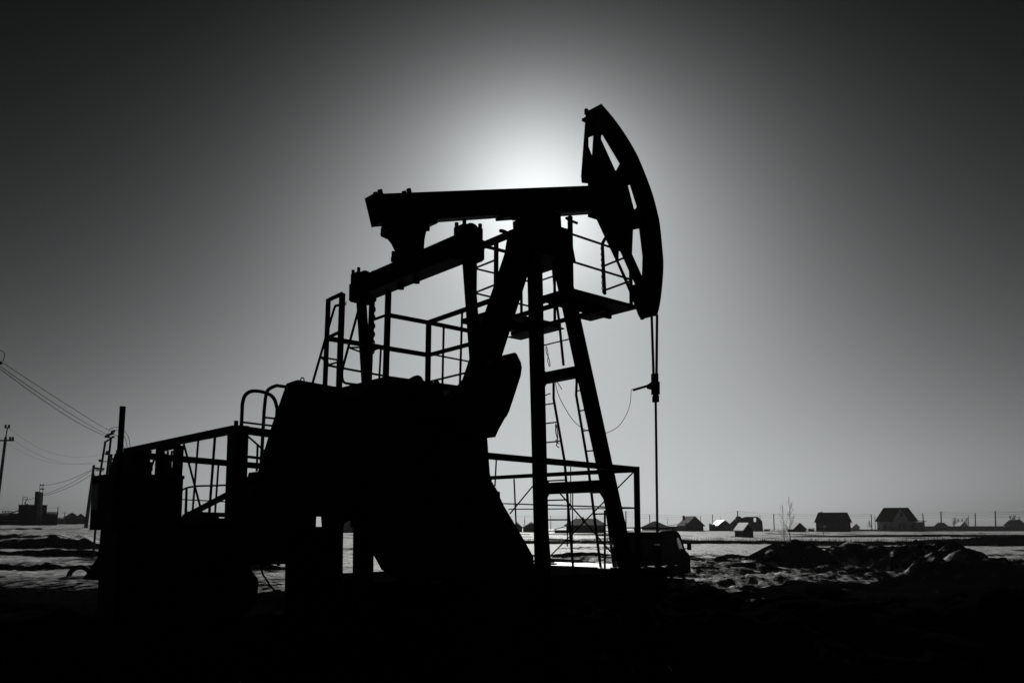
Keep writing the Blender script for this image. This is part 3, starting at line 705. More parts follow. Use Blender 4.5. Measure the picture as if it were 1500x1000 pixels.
# ------------------------------------------------------------------ van
def make_van():
    Yv = 30.0; psi = math.radians(62)
    fw = Vector((math.cos(psi), math.sin(psi), 0)); sd = Vector((-math.sin(psi), math.cos(psi), 0))   # forward, left
    Ln, Wd = 3.75, 1.74
    x_r = xpx(1016, Yv)
    ctr = Vector((x_r-1.50, Yv+.4, 0)); zg = gz(ctr.x, ctr.y)-.04
    base = Vector((ctr.x, ctr.y, zg)); 
    t = thing('van', base, 'small dark van with a roof rack parked behind the pump leg', 'van')
    P = lambda a, b, z: base+fw*a+sd*b+Z*z
    z0, zr = .36, 1.98
    side = [(-1.85,.45),(-1.90,.95),(-1.86,1.5),(-1.76,1.80),(-1.55,1.95),(-1.0,2.0),(.2,2.0),(.66,1.95),(.90,1.83),(1.10,1.60),(1.30,1.30),(1.42,1.21),(1.70,1.13),(1.86,1.0),(1.93,.78),(1.93,.5),(1.82,.36),(-1.75,.36)]
    b = MB(); h = Wd/2
    def sec(k, bb): return [P(a*(1-.0), bb, z) for a, z in side]
    # windows opened in the front doors; windscreen and cab side are see-through
    doorwin = [(.42,1.27),(.42,1.74),(.74,1.73),(.95,1.55),(1.13,1.30)]
    for s in (-1, 1):
        ins = .0
        b.plate([P(a, s*h*(1-.10*max(0,(z-1.1))/.87), z) for a, z in side], sd*(-s*.03), [[P(a, s*h*(1-.10*max(0,(z-1.1))/.87), z) for a, z in doorwin]])
    n = len(side)
    skip = {(7,8)}
    for i in range(n):
        a, z = side[i]; c, e = side[(i+1) % n]
        if i == 9: continue
        k1 = h*(1-.10*max(0,(z-1.1))/.87); k2 = h*(1-.10*max(0,(e-1.1))/.87)
        b.add([P(a, -k1, z), P(c, -k2, e), P(c, k2, e), P(a, k1, z)], [(0,1,2,3)])
    b.add([P(.0,-h*.9,.4),P(.0,h*.9,.4),P(.0,h*.85,1.94),P(.0,-h*.85,1.94)], [(0,1,2,3)])   # bulkhead behind the seats
    b.build('body', 'vanpaint', t)
    for s in (-1, 1):
        kk = lambda z: s*(h*(1-.10*max(0,(z-1.1))/.87)-.012)
        MB().add([P(a, kk(z), z) for a, z in doorwin], [tuple(range(5))]).build('side_window', 'glass', t)
        MB().xbox(-1.6,-.1, -.008, .008, 1.3, 1.72, lambda a, bb, z: P(a, s*(h*(1-.10*max(0,(z-1.1))/.87)+.004)+bb, z)).build('rear_side_window', 'rubber', t)
        m = MB(); m.tube([P(1.08, s*h*.97, 1.28), P(1.12, s*(h+.14), 1.34)], .02, 6); m.xbox(-.04, .05, -.07, .07, -.14, .16, lambda a, bb, z: P(1.12+a, s*(h+.2)+bb, 1.4+z)); m.build('mirror', 'vanpaint', t)
        for a in (-1.12, 1.12):
            w = MB(); c = P(a, s*(h-.11), .33)
            w.tube([c+fw*.25*math.cos(q)+Z*.25*math.sin(q) for q in np.linspace(0, 2*PI, 25)[:-1]], .085, 8, closed=True)
            wo = w.build('wheel', 'rubber', t, smooth=True)
            MB().cyl(c-sd*.07, c+sd*.07, .19, 18).build('rim', 'vanpaint', wo)
            ar = MB(); ar.tube([P(a+.37*math.cos(q), s*(h-.0), .36+.35*math.sin(q)) for q in np.linspace(.1, PI-.1, 12)], .035, 6); ar.build('wheel_arch', 'vanpaint', t)
        MB().cyl(P(1.91, s*.6, .8), P(1.945, s*.6, .8), .1, 16).build('headlight', 'plate', t)
        MB().xbox(-1.9,-1.86,-.05,.05,.75,.95, lambda a, bb, z: P(a, s*.7+bb, z)).build('tail_light', 'plate', t)
    MB().add([P(1.10,-h*.94,1.60), P(1.30,-h*.975,1.30), P(1.30,h*.975,1.30), P(1.10,h*.94,1.60)], [(0,1,2,3)]).build('windscreen', 'glass', t)
    MB().xbox(-1.885,-1.865,-.55,.55,1.25,1.7, lambda a, bb, z: P(a+(z-.9)*.06*0, bb, z)).build('rear_window', 'window', t)
    bu = MB(); bu.xbox(1.91,1.98,-h,h,.38,.52, P); bu.xbox(-1.97,-1.88,-h,h,.38,.52, P); bu.build('bumper', 'vanpaint', t)
    r = MB()
    for s in (-1, 1):
        r.tube([P(-1.2, s*.62, 2.10), P(.55, s*.62, 2.10), P(.72, s*.62, 2.05)], .022, 6)
        for a in (-1.1, -.2, .5): r.tube([P(a, s*.62, 1.95), P(a, s*.62, 2.10)], .016, 6)
    for a in (-1.2, -.6, 0, .55): r.tube([P(a, -.62, 2.10), P(a, .62, 2.10)], .018, 6)
    r.build('roof_rack', 'rail', t)
    st = MB(); st.xbox(.25,.7,-.65,.65,.5,.75,P); 
    for s in (-1,1): st.xbox(.12,.24,s*.38-.22,s*.38+.22,.7,1.2,P)
    st.build('seat', 'rubber', t)
make_van()

# ------------------------------------------------------------------ houses
def house(name, label, x0, x1, ye, yr, yb, Y, kind, wall, roof, ov=.25, yaw=0., depth=None, cat='house', wins=(), door=None, chim=None, ridge=None, zb=None, group='houses on the far edge of the field'):
    """x0..x1 wall width in px; ye eaves, yr ridge; windows as (px, y, w_px, h_px)"""
    k = Y/F; wd = (x1-x0)*k; cx = xpx((x0+x1)/2, Y); dp = depth or wd*.85
    zg = min(zpx(yb, Y), gz(cx, Y)) if zb is None else zb
    base = Vector((cx, Y, zg)); t = thing(name, base, label, cat, group)
    yaw = yaw-math.atan2(cx, Y); ca, sa = math.cos(yaw), math.sin(yaw)
    P = lambda a, b, z: Vector((cx+a*ca-b*sa, Y+a*sa+b*ca, z))
    he, hr = zpx(ye, Y), zpx(yr, Y)
    h = wd/2; d = dp
    w = MB()
    w.xbox(-h, h, 0, d, zg-.6, he, P)
    if kind == 'gable_front':      # ridge runs away from the viewer: triangular front
        w.add([P(-h,0,he),P(h,0,he),P(0,0,hr-.06),P(-h,d,he),P(h,d,he),P(0,d,hr-.06)], [(0,1,2),(3,5,4)])
    if kind == 'gable_side':
        w.add([P(-h,0,he),P(-h,d,he),P(-h,d/2,hr-.06),P(h,0,he),P(h,d,he),P(h,d/2,hr-.06)], [(0,1,2),(3,5,4)])
    wo = w.build('wall', wall, t)
    r = MB(); th = .14; ob = ov
    def slab(p):   # four corners (lower pair, upper pair) thickened upwards
        r.hexa(list(p)+[q+Z*th for q in p])
    if kind == 'gable_front':
        sl = (hr-he)/h; e = he-sl*ob
        slab([P(-h-ob,-ob,e),P(0,-ob,hr),P(0,d+ob,hr),P(-h-ob,d+ob,e)]); slab([P(h+ob,-ob,e),P(0,-ob,hr+.004),P(0,d+ob,hr+.004),P(h+ob,d+ob,e)])
    elif kind == 'gable_side':
        sl = (hr-he)/(d/2); e = he-sl*ob
        slab([P(-h-ob,-ob,e),P(h+ob,-ob,e),P(h+ob,d/2,hr),P(-h-ob,d/2,hr)]); slab([P(-h-ob,d+ob,e),P(h+ob,d+ob,e),P(h+ob,d/2,hr+.004),P(-h-ob,d/2,hr+.004)])
    elif kind == 'hip':
        rl_ = (ridge if ridge is not None else .4)*h; e = he-.1; o2 = ob
        b4 = [P(-h-o2,-o2,e),P(h+o2,-o2,e),P(h+o2,d+o2,e),P(-h-o2,d+o2,e)]; a, c = P(-rl_,d/2,hr), P(rl_,d/2,hr)
        r.add(b4+[a,c]+[q-Z*th for q in b4], [(0,1,5,4),(1,2,5),(2,3,4,5),(3,0,4),(0,6,7,1),(1,7,8,2),(2,8,9,3),(3,9,6,0),(9,8,7,6)])
    elif kind == 'shed':
        slab([P(-h-ob,-ob,he),P(h+ob,-ob,hr),P(h+ob,d+ob,hr),P(-h-ob,d+ob,he)])
        w2 = None
    ro = r.build('roof', roof, t)
    if chim:
        px, yt = chim; a = (px-(x0+x1)/2)*k
        MB().xbox(a-.25, a+.25, d/2-.25, d/2+.25, hr-.9, zpx(yt, Y), P).build('chimney', 'brickwall', ro)
    for (px, py, pw, ph) in wins:
        a = (px-(x0+x1)/2)*k; zc = zpx(py, Y); ww, wh = pw*k/2, ph*k/2
        fo_ = MB().xbox(a-ww-.07, a+ww+.07, -.05, .0, zc-wh-.07, zc+wh+.07, P).build('window', 'frame', t)
        MB().xbox(a-ww, a+ww, -.07, -.052, zc-wh, zc+wh, P).build('pane', 'window', fo_)
    if door:
        px, pw, ph = door; a = (px-(x0+x1)/2)*k
        MB().xbox(a-pw*k/2, a+pw*k/2, -.06, -.002, zg, zg+ph*k, P).build('door', 'log', t)
    return t, P, k, wo

# large house with a steep roof and a cross gable
t, P, k, wo = house('house', 'pale walled house with steep dark roof and a front gable', 1284, 1336, 762, 743, 782, 200, 'hip', 'plank', 'roof', .45, depth=7.5, ridge=.64, wins=[(1294.5,771,3.2,5.5),(1331.5,769,2.6,4.5)])
Yh = 200; cxh = (1284+1336)/2
g_ = MB(); ga, gbx, gp = (1305-cxh)*k, (1325-cxh)*k, (1315.5-cxh)*k
g_.add([P(ga,-.5,zpx(763,Yh)),P(gbx,-.5,zpx(760,Yh)),P(gp,-.5,zpx(745,Yh)),P(ga,-.04,zpx(763,Yh)),P(gbx,-.04,zpx(760,Yh)),P(gp,3.6,zpx(745,Yh)),P(ga,-.5,zpx(783,Yh)),P(gbx,-.5,zpx(783,Yh)),P(ga,-.04,zpx(783,Yh)),P(gbx,-.04,zpx(783,Yh))], [(0,1,2),(6,7,1,0),(6,0,3,8),(7,9,4,1),(3,5,2,0),(1,2,5,4)])
g_.build('gable_wall', 'plank', t)
gr = MB()
for a, z in ((ga-.3, 764.5), (gbx+.3, 761.5)):
    q = [P(a,-.8,zpx(z,Yh)),P(gp,-.8,zpx(743.6,Yh)),P(gp,3.7,zpx(743.6,Yh)),P(a,.5,zpx(z,Yh))]; gr.hexa(q+[v+Z*.15 for v in q])
gr.build('gable_roof', 'roof', t)
f2 = MB().xbox((1316.7-cxh)*k-.32,(1316.7-cxh)*k+.32,-.56,-.505,zpx(757,Yh),zpx(750.5,Yh),P).build('window', 'frame', t); MB().xbox((1316.7-cxh)*k-.24,(1316.7-cxh)*k+.24,-.58,-.565,zpx(756.4,Yh),zpx(751,Yh),P).build('pane', 'window', f2)
for px in (1314,1319.5):
    f2 = MB().xbox((px-cxh)*k-.22,(px-cxh)*k+.22,-.56,-.505,zpx(773,Yh),zpx(766.5,Yh),P).build('window', 'frame', t); MB().xbox((px-cxh)*k-.15,(px-cxh)*k+.15,-.58,-.565,zpx(772.5,Yh),zpx(767,Yh),P).build('pane', 'window', f2)
pc = MB(); pc.xbox((1336.3-cxh)*k,(1346-cxh)*k,.5,6,zpx(783,Yh),zpx(764,Yh),P); pc.build('porch', 'plank', t)
q = [P((1325-cxh)*k,-1.2,zpx(761.4,Yh)),P((1348.5-cxh)*k,-1.2,zpx(763.4,Yh)),P((1348.5-cxh)*k,6.4,zpx(763.4,Yh)),P((1325-cxh)*k,6.4,zpx(761.4,Yh))]
MB().hexa(q+[v+Z*.14 for v in q]).build('porch_roof', 'roof', t)
MB().cyl(P((1346-cxh)*k,-1.0,zpx(783,Yh)),P((1346-cxh)*k,-1.0,zpx(764,Yh)),.07,8).build('porch_post', 'log', t)

house('barn', 'big dark log barn with a steep hipped roof', 1194, 1241, 763.5, 750, 780, 190, 'hip', 'log', 'roof', .35, depth=8, cat='barn', ridge=.86, chim=(1202,749), wins=[(1205.5,770.5,3.4,2.6)])
house('house', 'small hut with one snowy roof slope left of the dark barn', 1160, 1177.5, 774, 765.8, 781, 185, 'gable_front', 'log', 'frost', .25, yaw=.33, depth=4.4)
house('house', 'grey brick house with dark roof right of the van roof', 1003.5, 1029, 768.5, 756.5, 781, 205, 'gable_front', 'brickwall', 'roof2', .35, yaw=.33, depth=6.5, wins=[(1016,766,2.2,3)], chim=(1006,755))
house('house', 'grey gabled house behind the lit pole shed', 1050, 1069, 769, 761.8, 780, 230, 'gable_front', 'brickwall', 'snowroof', .3, yaw=.33, depth=6, wins=[(1060,771.5,2,3)])
house('shed', 'small flat grey shed beside the grey gabled house', 1037, 1045.5, 767.5, 766.8, 780, 228, 'shed', 'brickwall', 'roof', .1, depth=4, cat='shed')
house('house', 'wide hipped grey roof rising just over the van', 940, 977, 771, 763, 780, 260, 'hip', 'brickwall', 'roof2', .4, depth=9, ridge=.12)
house('shed', 'low lean-to with pale flat roof between the hipped roof and brick house', 975, 992, 770.5, 767.5, 780, 225, 'shed', 'brickwall', 'frost', .2, depth=5, cat='shed')
house('house', 'long dark house with broad broken roof seen between the pump legs', 829, 886, 768, 759, 783, 175, 'hip', 'log', 'roof', .5, depth=9, ridge=.55, chim=(853,757))
house('shed', 'low dark wing at the left end of the long house', 812, 833, 776, 769, 783, 172, 'shed', 'log', 'roof', .2, depth=6, cat='shed')
house('house', 'dark roofed cottage just left of the far front leg', 750, 765, 772, 765, 782, 190, 'gable_front', 'brickwall', 'roof2', .3, depth=7)
house('house', 'low cottage half hidden by the far front leg', 766, 790, 772.5, 764.5, 782, 186, 'gable_front', 'brickwall', 'roof2', .3, depth=7)
house('house', 'grey roofed house framed between the piers under the gearbox', 494, 532, 768, 756.5, 783, 185, 'gable_front', 'brickwall', 'roof2', .4, depth=8)
house('house', 'tiny pale cottage just right of the dark barn', 1246, 1255.5, 771.5, 766.8, 777, 330, 'gable_front', 'plank', 'frost', .3, yaw=.33, depth=5)
house('house', 'low hip roofed cottage right of the pale gabled house', 1365, 1384.5, 771.5, 765, 778, 300, 'hip', 'brickwall', 'roof', .4, depth=9, ridge=.4)
house('house', 'small house with shiny snowy roof slope near the far trees', 1401.5, 1414, 771, 764.6, 778, 310, 'gable_front', 'plank', 'frost', .4, yaw=.33, depth=5)
house('house', 'hip roofed house behind the board fence under the tree clump', 1470, 1495, 768.5, 761, 778, 260, 'hip', 'plank', 'roof', .5, depth=9, ridge=.55)
house('shed', 'tiny dark hut between the pale cottage and the barn foot', 1181.5, 1189.5, 774.8, 774, 781, 195, 'shed', 'log', 'roof', .1, depth=3, cat='shed')
house('shed', 'low dark bin just right of the unfinished house', 1117.5, 1125, 775.6, 775, 780, 215, 'shed', 'log', 'roof', .1, depth=3, cat='shed')
house('shed', 'plank shed with bright snow roof in front of the unfinished house', 1087, 1101, 775.3, 766.4, 786, 125, 'gable_front', 'log', 'snowroof', .2, yaw=.33, depth=4.3, cat='shed')
# unfinished shell house, open to the sky through its gable window
Yu = 205; k = Yu/F; bu_ = Vector((xpx(1093, Yu), Yu, zpx(781, Yu)))
un = thing('unfinished_house', bu_, 'roofless unfinished block house with a window open to the sky', 'house', 'houses on the far edge of the field')
outl = [(1070.5,781),(1070.5,766),(1079,758.3),(1079,756),(1083.5,756),(1083.5,758.3),(1090,757.8),(1092.5,756.5),(1108,756.3),(1114.5,763),(1115.5,781)]
hole = [(1102,758.2),(1106,758.2),(1106,764),(1102,764)]
for dy in (0, 1.6):
    MB().plate([Vector((xpx(x, Yu), Yu+dy, zpx(y, Yu))) for x, y in outl], Vector((0,.25,0)), [[Vector((xpx(x, Yu), Yu+dy, zpx(y, Yu))) for x, y in ([(1101.5,757.6),(1112,757.6),(1112,765.5),(1101.5,765.5)] if dy else hole)]]).build('gable_wall', 'brickwall', un)
MB().xbox(bu_.x-3.85, bu_.x-3.6, Yu+.26, Yu+1.59, bu_.z-.5, zpx(766.5, Yu)).build('side_wall', 'brickwall', un); MB().xbox(bu_.x+3.55, bu_.x+3.8, Yu+.26, Yu+1.59, bu_.z-.5, zpx(765, Yu)).build('side_wall', 'brickwall', un)

# long board fence on the right, low fences in the middle distance
def board_fence(label, x0, x1, yt, yb, Y, slope=0.):
    t = thing('board_fence', Vector((xpx(x0, Y), Y, gz(xpx(x0, Y), Y))), label, 'fence', 'board fences along the settlement')
    X0, X1 = xpx(x0, Y), xpx(x1, Y); zt = zpx(yt, Y); zb = zpx(yb, Y); n = max(3, int((X1-X0)/2.4)); m = MB(); p = MB(); x = X0
    while x < X1:
        w = .16+random.random()*.05; m.xbox(x, x+w, Y, Y+.025, zb-.4, zt+random.uniform(-.05, .05)); x += w+.015
    m.build('boards', 'fence', t)
    for i in range(n+1):
        xx = X0+(X1-X0)*i/n; p.xbox(xx-.06, xx+.06, Y+.03, Y+.15, zb-.5, zt+.1)
    for z in (zb+.4, zt-.3): p.xbox(X0, X1, Y+.03, Y+.09, z-.05, z+.05)
    p.build('frame', 'pole', t)
board_fence('long grey board fence running to the right edge', 1350, 1506, 770.2, 779.5, 250)
board_fence('low grey fence between the pale house and the dark barn', 1242, 1287, 775, 780, 230)
board_fence('low dark fence from the brick house to the barn foot', 1016, 1194, 776.5, 781, 228)
board_fence('low dark fence seen between the front pump legs', 798, 940, 776.5, 781.5, 200)
board_fence('low fence beyond the piers under the gearbox', 430, 760, 777, 782, 215)

# ------------------------------------------------------------------ left side: substation yard
Ys = 105.; zs = 1.86
def SX(x): return xpx(x, Ys)
def SZ(y): return zpx(y, Ys)
M['soot'] = mat('sooty_wall', g(.012), .9, .02, .4, 1.5)  # plain near-black grey for the yard buildings
sb = thing('substation', Vector((SX(42), Ys, zs)), 'dark transformer kiosk with a tall cable tower at the left edge', 'substation')
m = MB(); m.xbox(SX(30), SX(56), Ys, Ys+2.4, zs-.5, SZ(740)); m.build('kiosk', 'soot', sb)
MB().xbox(SX(29.4), SX(56.6), Ys-.06, Ys+2.5, SZ(740), SZ(739)).build('roof', 'roof', sb)
m = MB(); m.xbox(SX(54), SX(58.2), Ys-.2, Ys+.35, zs-.3, SZ(720)); m.build('tower', 'soot', sb)
m = MB(); m.xbox(SX(58.3), SX(62.6), Ys-.2, Ys+.35, zs-.3, SZ(721)); m.build('tower', 'brickwall', sb)
m = MB()
for x in (59.2, 63.6): m.cyl(Vector((SX(x), Ys, SZ(721))), Vector((SX(x), Ys, SZ(711))), .03, 6)
for y in (711, 716.5): m.cyl(Vector((SX(59), Ys, SZ(y))), Vector((SX(65), Ys, SZ(y))), .05, 6)
m.build('cable_frame', 'rail', sb)
for x, y in [(60,710),(64,710),(62,716),(65,716.5)]: MB().cyl(Vector((SX(x), Ys, SZ(y)-.08)), Vector((SX(x), Ys, SZ(y)+.1)), .07, 8).build('insulator', 'insul', sb)
m = MB()
for x0, y0, x1, y1 in [(31,740,31.5,727),(31.5,727.3,38,728.3),(38,728,37.5,733),(31.3,731,37.8,731.5),(34,737,38,731)]: m.tube([Vector((SX(x0), Ys+.6, SZ(y0))), Vector((SX(x1), Ys+.6, SZ(y1)))], .035, 6)
m.tube([Vector((SX(38),Ys+.6,SZ(740))), Vector((SX(38),Ys+.6,SZ(737.5)))], .12, 8); m.tube([Vector((SX(35),Ys+.6,SZ(740))), Vector((SX(35.5),Ys+.6,SZ(734)))], .06, 8)
m.build('bushing_frame', 'rail', sb)
house('shed', 'long low dark shed left of the transformer kiosk', -14, 29, 753.6, 752.8, 768, 106, 'shed', 'soot', 'roof', .1, depth=3, cat='shed', zb=1.85, group='outbuildings of the substation yard')
house('shed', 'low dark lean-to right of the cable tower', 63.5, 86, 753.2, 752.6, 768, 106.5, 'shed', 'soot', 'roof', .1, depth=3, cat='shed', zb=1.85, group='outbuildings of the substation yard')
house('shed', 'dark sloping shed end against the kiosk wall', 18, 29.6, 753, 748, 768, 104.2, 'shed', 'soot', 'roof', .05, depth=1.2, cat='shed', zb=1.85, group='outbuildings of the substation yard')
def yard_rail(label, x0, x1, yt, ym, yb, Y, n):
    t = thing('yard_railing', Vector((xpx(x0, Y), Y, gz(xpx(x0, Y), Y))), label, 'railing', 'railings of the substation yard')
    for y in (yt, ym): MB().tube([Vector((xpx(x0,Y),Y,zpx(y,Y))), Vector((xpx(x1,Y),Y,zpx(y+.6,Y)))], .04, 6).build('rail', 'rail', t)
    for i in range(n+1):
        x = x0+(x1-x0)*i/n; MB().tube([Vector((xpx(x,Y),Y,zpx(yb,Y))), Vector((xpx(x,Y),Y,zpx(yt-.4,Y)))], .04, 6).build('post', 'rail', t)
yard_rail('pipe railing on the low shed at the left edge', 7, 21, 748.4, 750.5, 753.4, 106, 3)
yard_rail('pipe railing along the roof edge right of the cable tower', 63, 87, 749.4, 751, 753.2, 106.4, 6)
house('house', 'small dark gabled house left of the control cabinet', 99, 118, 757.5, 751.2, 768, 175, 'gable_front', 'log', 'roof2', .3, depth=5, zb=1.7, wins=[(105,756.5,3.2,3.0)], group='houses on the left skyline')
house('house', 'second small gabled house close beside the cabinet edge', 115, 128, 758, 752.8, 768, 190, 'gable_front', 'log', 'roof2', .3, depth=5, zb=1.7, wins=[(124,757,3,2.4)], group='houses on the left skyline')
house('shed', 'low grey hut between the lean-to and the gabled houses', 88, 100, 759, 757.5, 768, 180, 'shed', 'brickwall', 'roof2', .2, depth=4, cat='shed', zb=1.7, group='outbuildings of the substation yard')
sp_ = [at(x, y, 174.9) for x, y in [(103,755.5),(107,755),(107,758),(103,758)]]

# ------------------------------------------------------------------ poles and lines
def pole(label, x, yt, yb=None, h=7.0, r=.11, arms=(), top=None, Y=None, lean=0, group='line poles across the settlement', mat_='pole'):
    Y = Y or F*(h-2.2)/(765-yt)
    X = xpx(x, Y); zg = gz(X, Y); zt = zpx(yt, Y)
    t = thing('utility_pole', Vector((X, Y, zg)), label, 'utility pole', group)
    MB().cyl(Vector((X-lean, Y, zg-.5)), Vector((X, Y, zt)), r, 10, r*.75).build('post', mat_, t)
    for (dz, half) in arms:
        c = Vector((X, Y-.08, zt-dz)); MB().bar(c-Vector((half,0,0)), c+Vector((half,0,0)), .07, .08, Vector((0,1,0))).build('crossarm', mat_, t)
        for s in (-1, 1):
            q = c+Vector((s*half*.92, 0, .04)); MB().cyl(q, q+Z*.16, .04, 8).build('insulator', 'insul', t)
    return Vector((X, Y, zt))
row = {}
A1 = ((.25, .55),)
spec = [(806.4,755,'slim pole right of the far front leg'),(844,755.6,'pole above the long dark house'),(916,748.5,'tall pole right of the near front leg'),(950.7,753,'pole between the fence corner and the pump rod'),(976.7,758.7,'short pole left of the brick house'),(1025,754.7,'pole behind the brick house gable'),(1042.4,753,'pole standing between the brick house and grey house'),(1054,757.6,'short pole above the grey gabled house'),(1079,748.2,'tallest pole at the unfinished house chimney'),(1111.5,754,'pole at the right end of the unfinished house'),(1131.5,752,'lone pole between the unfinished house and the saplings'),(1161.6,762,'short far pole above the snowy hut'),(1184.5,765.2,'tiny pole just left of the dark barn'),(1273.6,752.8,'left pole of the pair near the pale house'),(1278.8,756,'right shorter pole of the pair near the pale house'),(1349,751,'pole at the porch end of the pale house'),(1375.5,749,'pole rising from the low hipped cottage'),(1415,755,'pole beside the small shiny-roofed house'),(1425.6,751,'leaning pole right of the shiny-roofed house'),(1454.7,748.5,'tall pole above the board fence'),(1481.6,754,'pole in front of the right tree clump'),(1499,748.5,'pole at the right edge of the view'),(768.6,755.6,'pole behind the cottage left of the far front leg'),(87.5,742,'pole at the right end of the substation yard'),(98,750,'short pole over the low grey hut')]
for x, y, lb in spec:
    if x in (1161.6, 1184.5): row[x] = pole(lb, x, y, h=4.5, r=.07)
    elif x < 100: row[x] = pole(lb, x, y, Y=150+x*.2, r=.1)
    else: row[x] = pole(lb, x, y, r=.30 if y < 753.5 else .24, arms=A1 if y < 750 else (), lean=.55 if x == 1425.6 else (.25 if x in (1375.5, 1454.7) else 0))
# scaffold braces beside one pole
MB().tube([Vector((xpx(766.5,400),400,0)), row[768.6]-Z*1.0], .1, 6).build('pole_strut', 'pole', None, 'slanting strut propped against the pole left of the far front leg', 'strut')
# signpost by the barn
Yg = 140.; X = xpx(1203, Yg); zg = gz(X, Yg); sg = thing('signpost', Vector((X, Yg, zg)), 'small signpost with a square board in front of the dark barn', 'signpost')
MB().cyl(Vector((X, Yg, zg-.2)), Vector((X, Yg, zpx(767, Yg))), .05, 8).build('post', 'pole', sg); MB().xbox(X-.05, X+.45, Yg-.07, Yg-.052, zpx(772.5, Yg), zpx(769.5, Yg)).build('board', 'plate', sg)
# lattice mast far away
Ym = 420.; X = xpx(1270.3, Ym); lm = MB(); zt = zpx(762, Ym); zg = -.3
for s in ((-1,-1),(1,-1),(1,1),(-1,1)): lm.tube([Vector((X+s[0]*.75, Ym+s[1]*.75, zg)), Vector((X, Ym, zt))], .07, 5)
for i in range(7):
    f_ = i/7; g2 = (i+1)/7; a = .75*(1-f_); b = .75*(1-g2); z1 = zg+(zt-zg)*f_; z2 = zg+(zt-zg)*g2
    lm.tube([Vector((X-a, Ym-a, z1)), Vector((X+b, Ym-b, z2))], .05, 4); lm.tube([Vector((X+a, Ym-a, z1)), Vector((X-b, Ym-b, z2))], .05, 4)
lm.build('lattice_mast', 'pole', None, 'faint little lattice mast left of the pale gabled house', 'mast')
# wires along the settlement
def wire(label, pts, sag, r=.02, m='cable', group=None, n=10):
    P = []
    for a, b in zip(pts[:-1], pts[1:]):
        c = catenary(a, b, sag, n); P += c if not P else c[1:]
    return MB().tube(P, r, 5).build('overhead_wire', m, None, label, 'overhead wire', group)
H_ = 'overhead wires of the settlement line'
main = [row[x] for x in (806.4, 844, 916, 950.7, 1025, 1079, 1131.5)]
wire('topmost overhead wire from the far front leg to the lone pole', [p-Z*.1 for p in main], .25, .045, group=H_)
wire('second overhead wire below the top one left of the lone pole', [p-Z*1.1 for p in main], .3, .045, group=H_)
wire('third overhead wire low over the grey house roofs', [p-Z*2.2 for p in main], .3, .04, group=H_)
m2 = [row[x] for x in (1131.5, 1273.6, 1349, 1375.5, 1425.6, 1454.7, 1499)]+[at(1560, 752, 400)]
wire('topmost overhead wire from the lone pole to the right edge', [p-Z*.1 for p in m2], .3, .045, group=H_)
wire('second overhead wire over the barn and the pale house', [p-Z*1.0 for p in m2], .35, .045, group=H_)
wire('lowest faint overhead wire over the right cottages', [p-Z*2.3 for p in m2], .35, .04, group=H_)
wire('far overhead wire behind the piers under the gearbox', [at(600, 756, 330), row[768.6]-Z*.1, row[806.4]-Z*.3], .4, .04, group=H_)
wire('faint overhead wire over the left skyline houses', [at(-60, 744, 180), row[87.5]-Z*.2, row[98]-Z*.2, at(140, 750, 170)], .25, .018, group=H_)

# near poles on the left
GL = 'power poles on the left'
pL = pole('tall power pole with insulators cut by the left edge', 4.4, 640, Y=48, r=.10, lean=.42, group=GL)
tL = [o for o in COL.objects if o.get('label', '').startswith('tall power pole with')][0]
pm = MB(); pm.tube([pL, pL+Vector((.06,0,.55))], .035, 6); pm.bar(pL+Z*.55-Vector((.09,0,0)), pL+Z*.55+Vector((.2,0,0)), .05, .05, Vector((0,1,0))); pm.build('top_bracket', 'rail', tL); MB().bar(pL-Z*.2-Vector((.6,0,0)), pL-Z*.2+Vector((.48,0,0)), .08, .08, Vector((0,1,0))).build('crossarm', 'rail', tL)
for dx, dz in ((-.04,.57),(.16,.57),(.28,-.16),(.44,-.16),(-.45,-.16)):
    q = pL+Vector((dx,-.02,dz)); MB().cyl(q, q+Z*.17, .065, 8).build('insulator', 'insul', tL)
Yp = 82.; X = xpx(133.5, Yp); pS = thing('utility_pole', Vector((X, Yp, gz(X, Yp))), 'plain slim pole close to the left side of the cabinet', 'utility pole', GL)
MB().cyl(Vector((xpx(129.5,Yp), Yp, gz(X,Yp)-.3)), Vector((xpx(136.6,Yp), Yp, zpx(681,Yp))), .19, 10, .12).build('post', 'pole', pS)
MB().cyl(Vector((xpx(135.9,Yp), Yp, zpx(697,Yp))), Vector((xpx(136.2,Yp), Yp, zpx(694,Yp))), .16, 10).build('clamp', 'rail', pS)
# two-post switch tower behind the cabinet
Yt = 46.; X = xpx(152, Yt); tw = thing('switch_tower', Vector((X, Yt, gz(X, Yt))), 'two legged switch pole with insulators behind the cabinet', 'utility pole', GL)
def T_(x, y, dy=0.): return Vector((xpx(x,Yt), Yt+dy, zpx(y,Yt)))
zg = gz(X, Yt)
MB().tube([Vector((xpx(143,Yt),Yt,zg)), T_(146,697), T_(151.5,646)], .062, 8).build('leg', 'rail', tw)
MB().tube([Vector((xpx(152,Yt),Yt,zg)), T_(156,697), T_(159.5,640)], .062, 8).build('leg', 'rail', tw)
MB().tube([Vector((xpx(150,Yt),Yt+.5,zg)), T_(152,700,.5), T_(155,664,.5)], .075, 8).build('leg', 'rail', tw)
m = MB()
for a, b, r in [((151.5,647),(161,641),.05),((150.5,639),(163.5,634),.05),((144.5,676),(163.5,676),.025),((139.5,689),(151,689.5),.03),((152,648),(154,645),.03)]: m.tube([T_(*a), T_(*b)], r, 6)
m.build('crossarm', 'rail', tw)
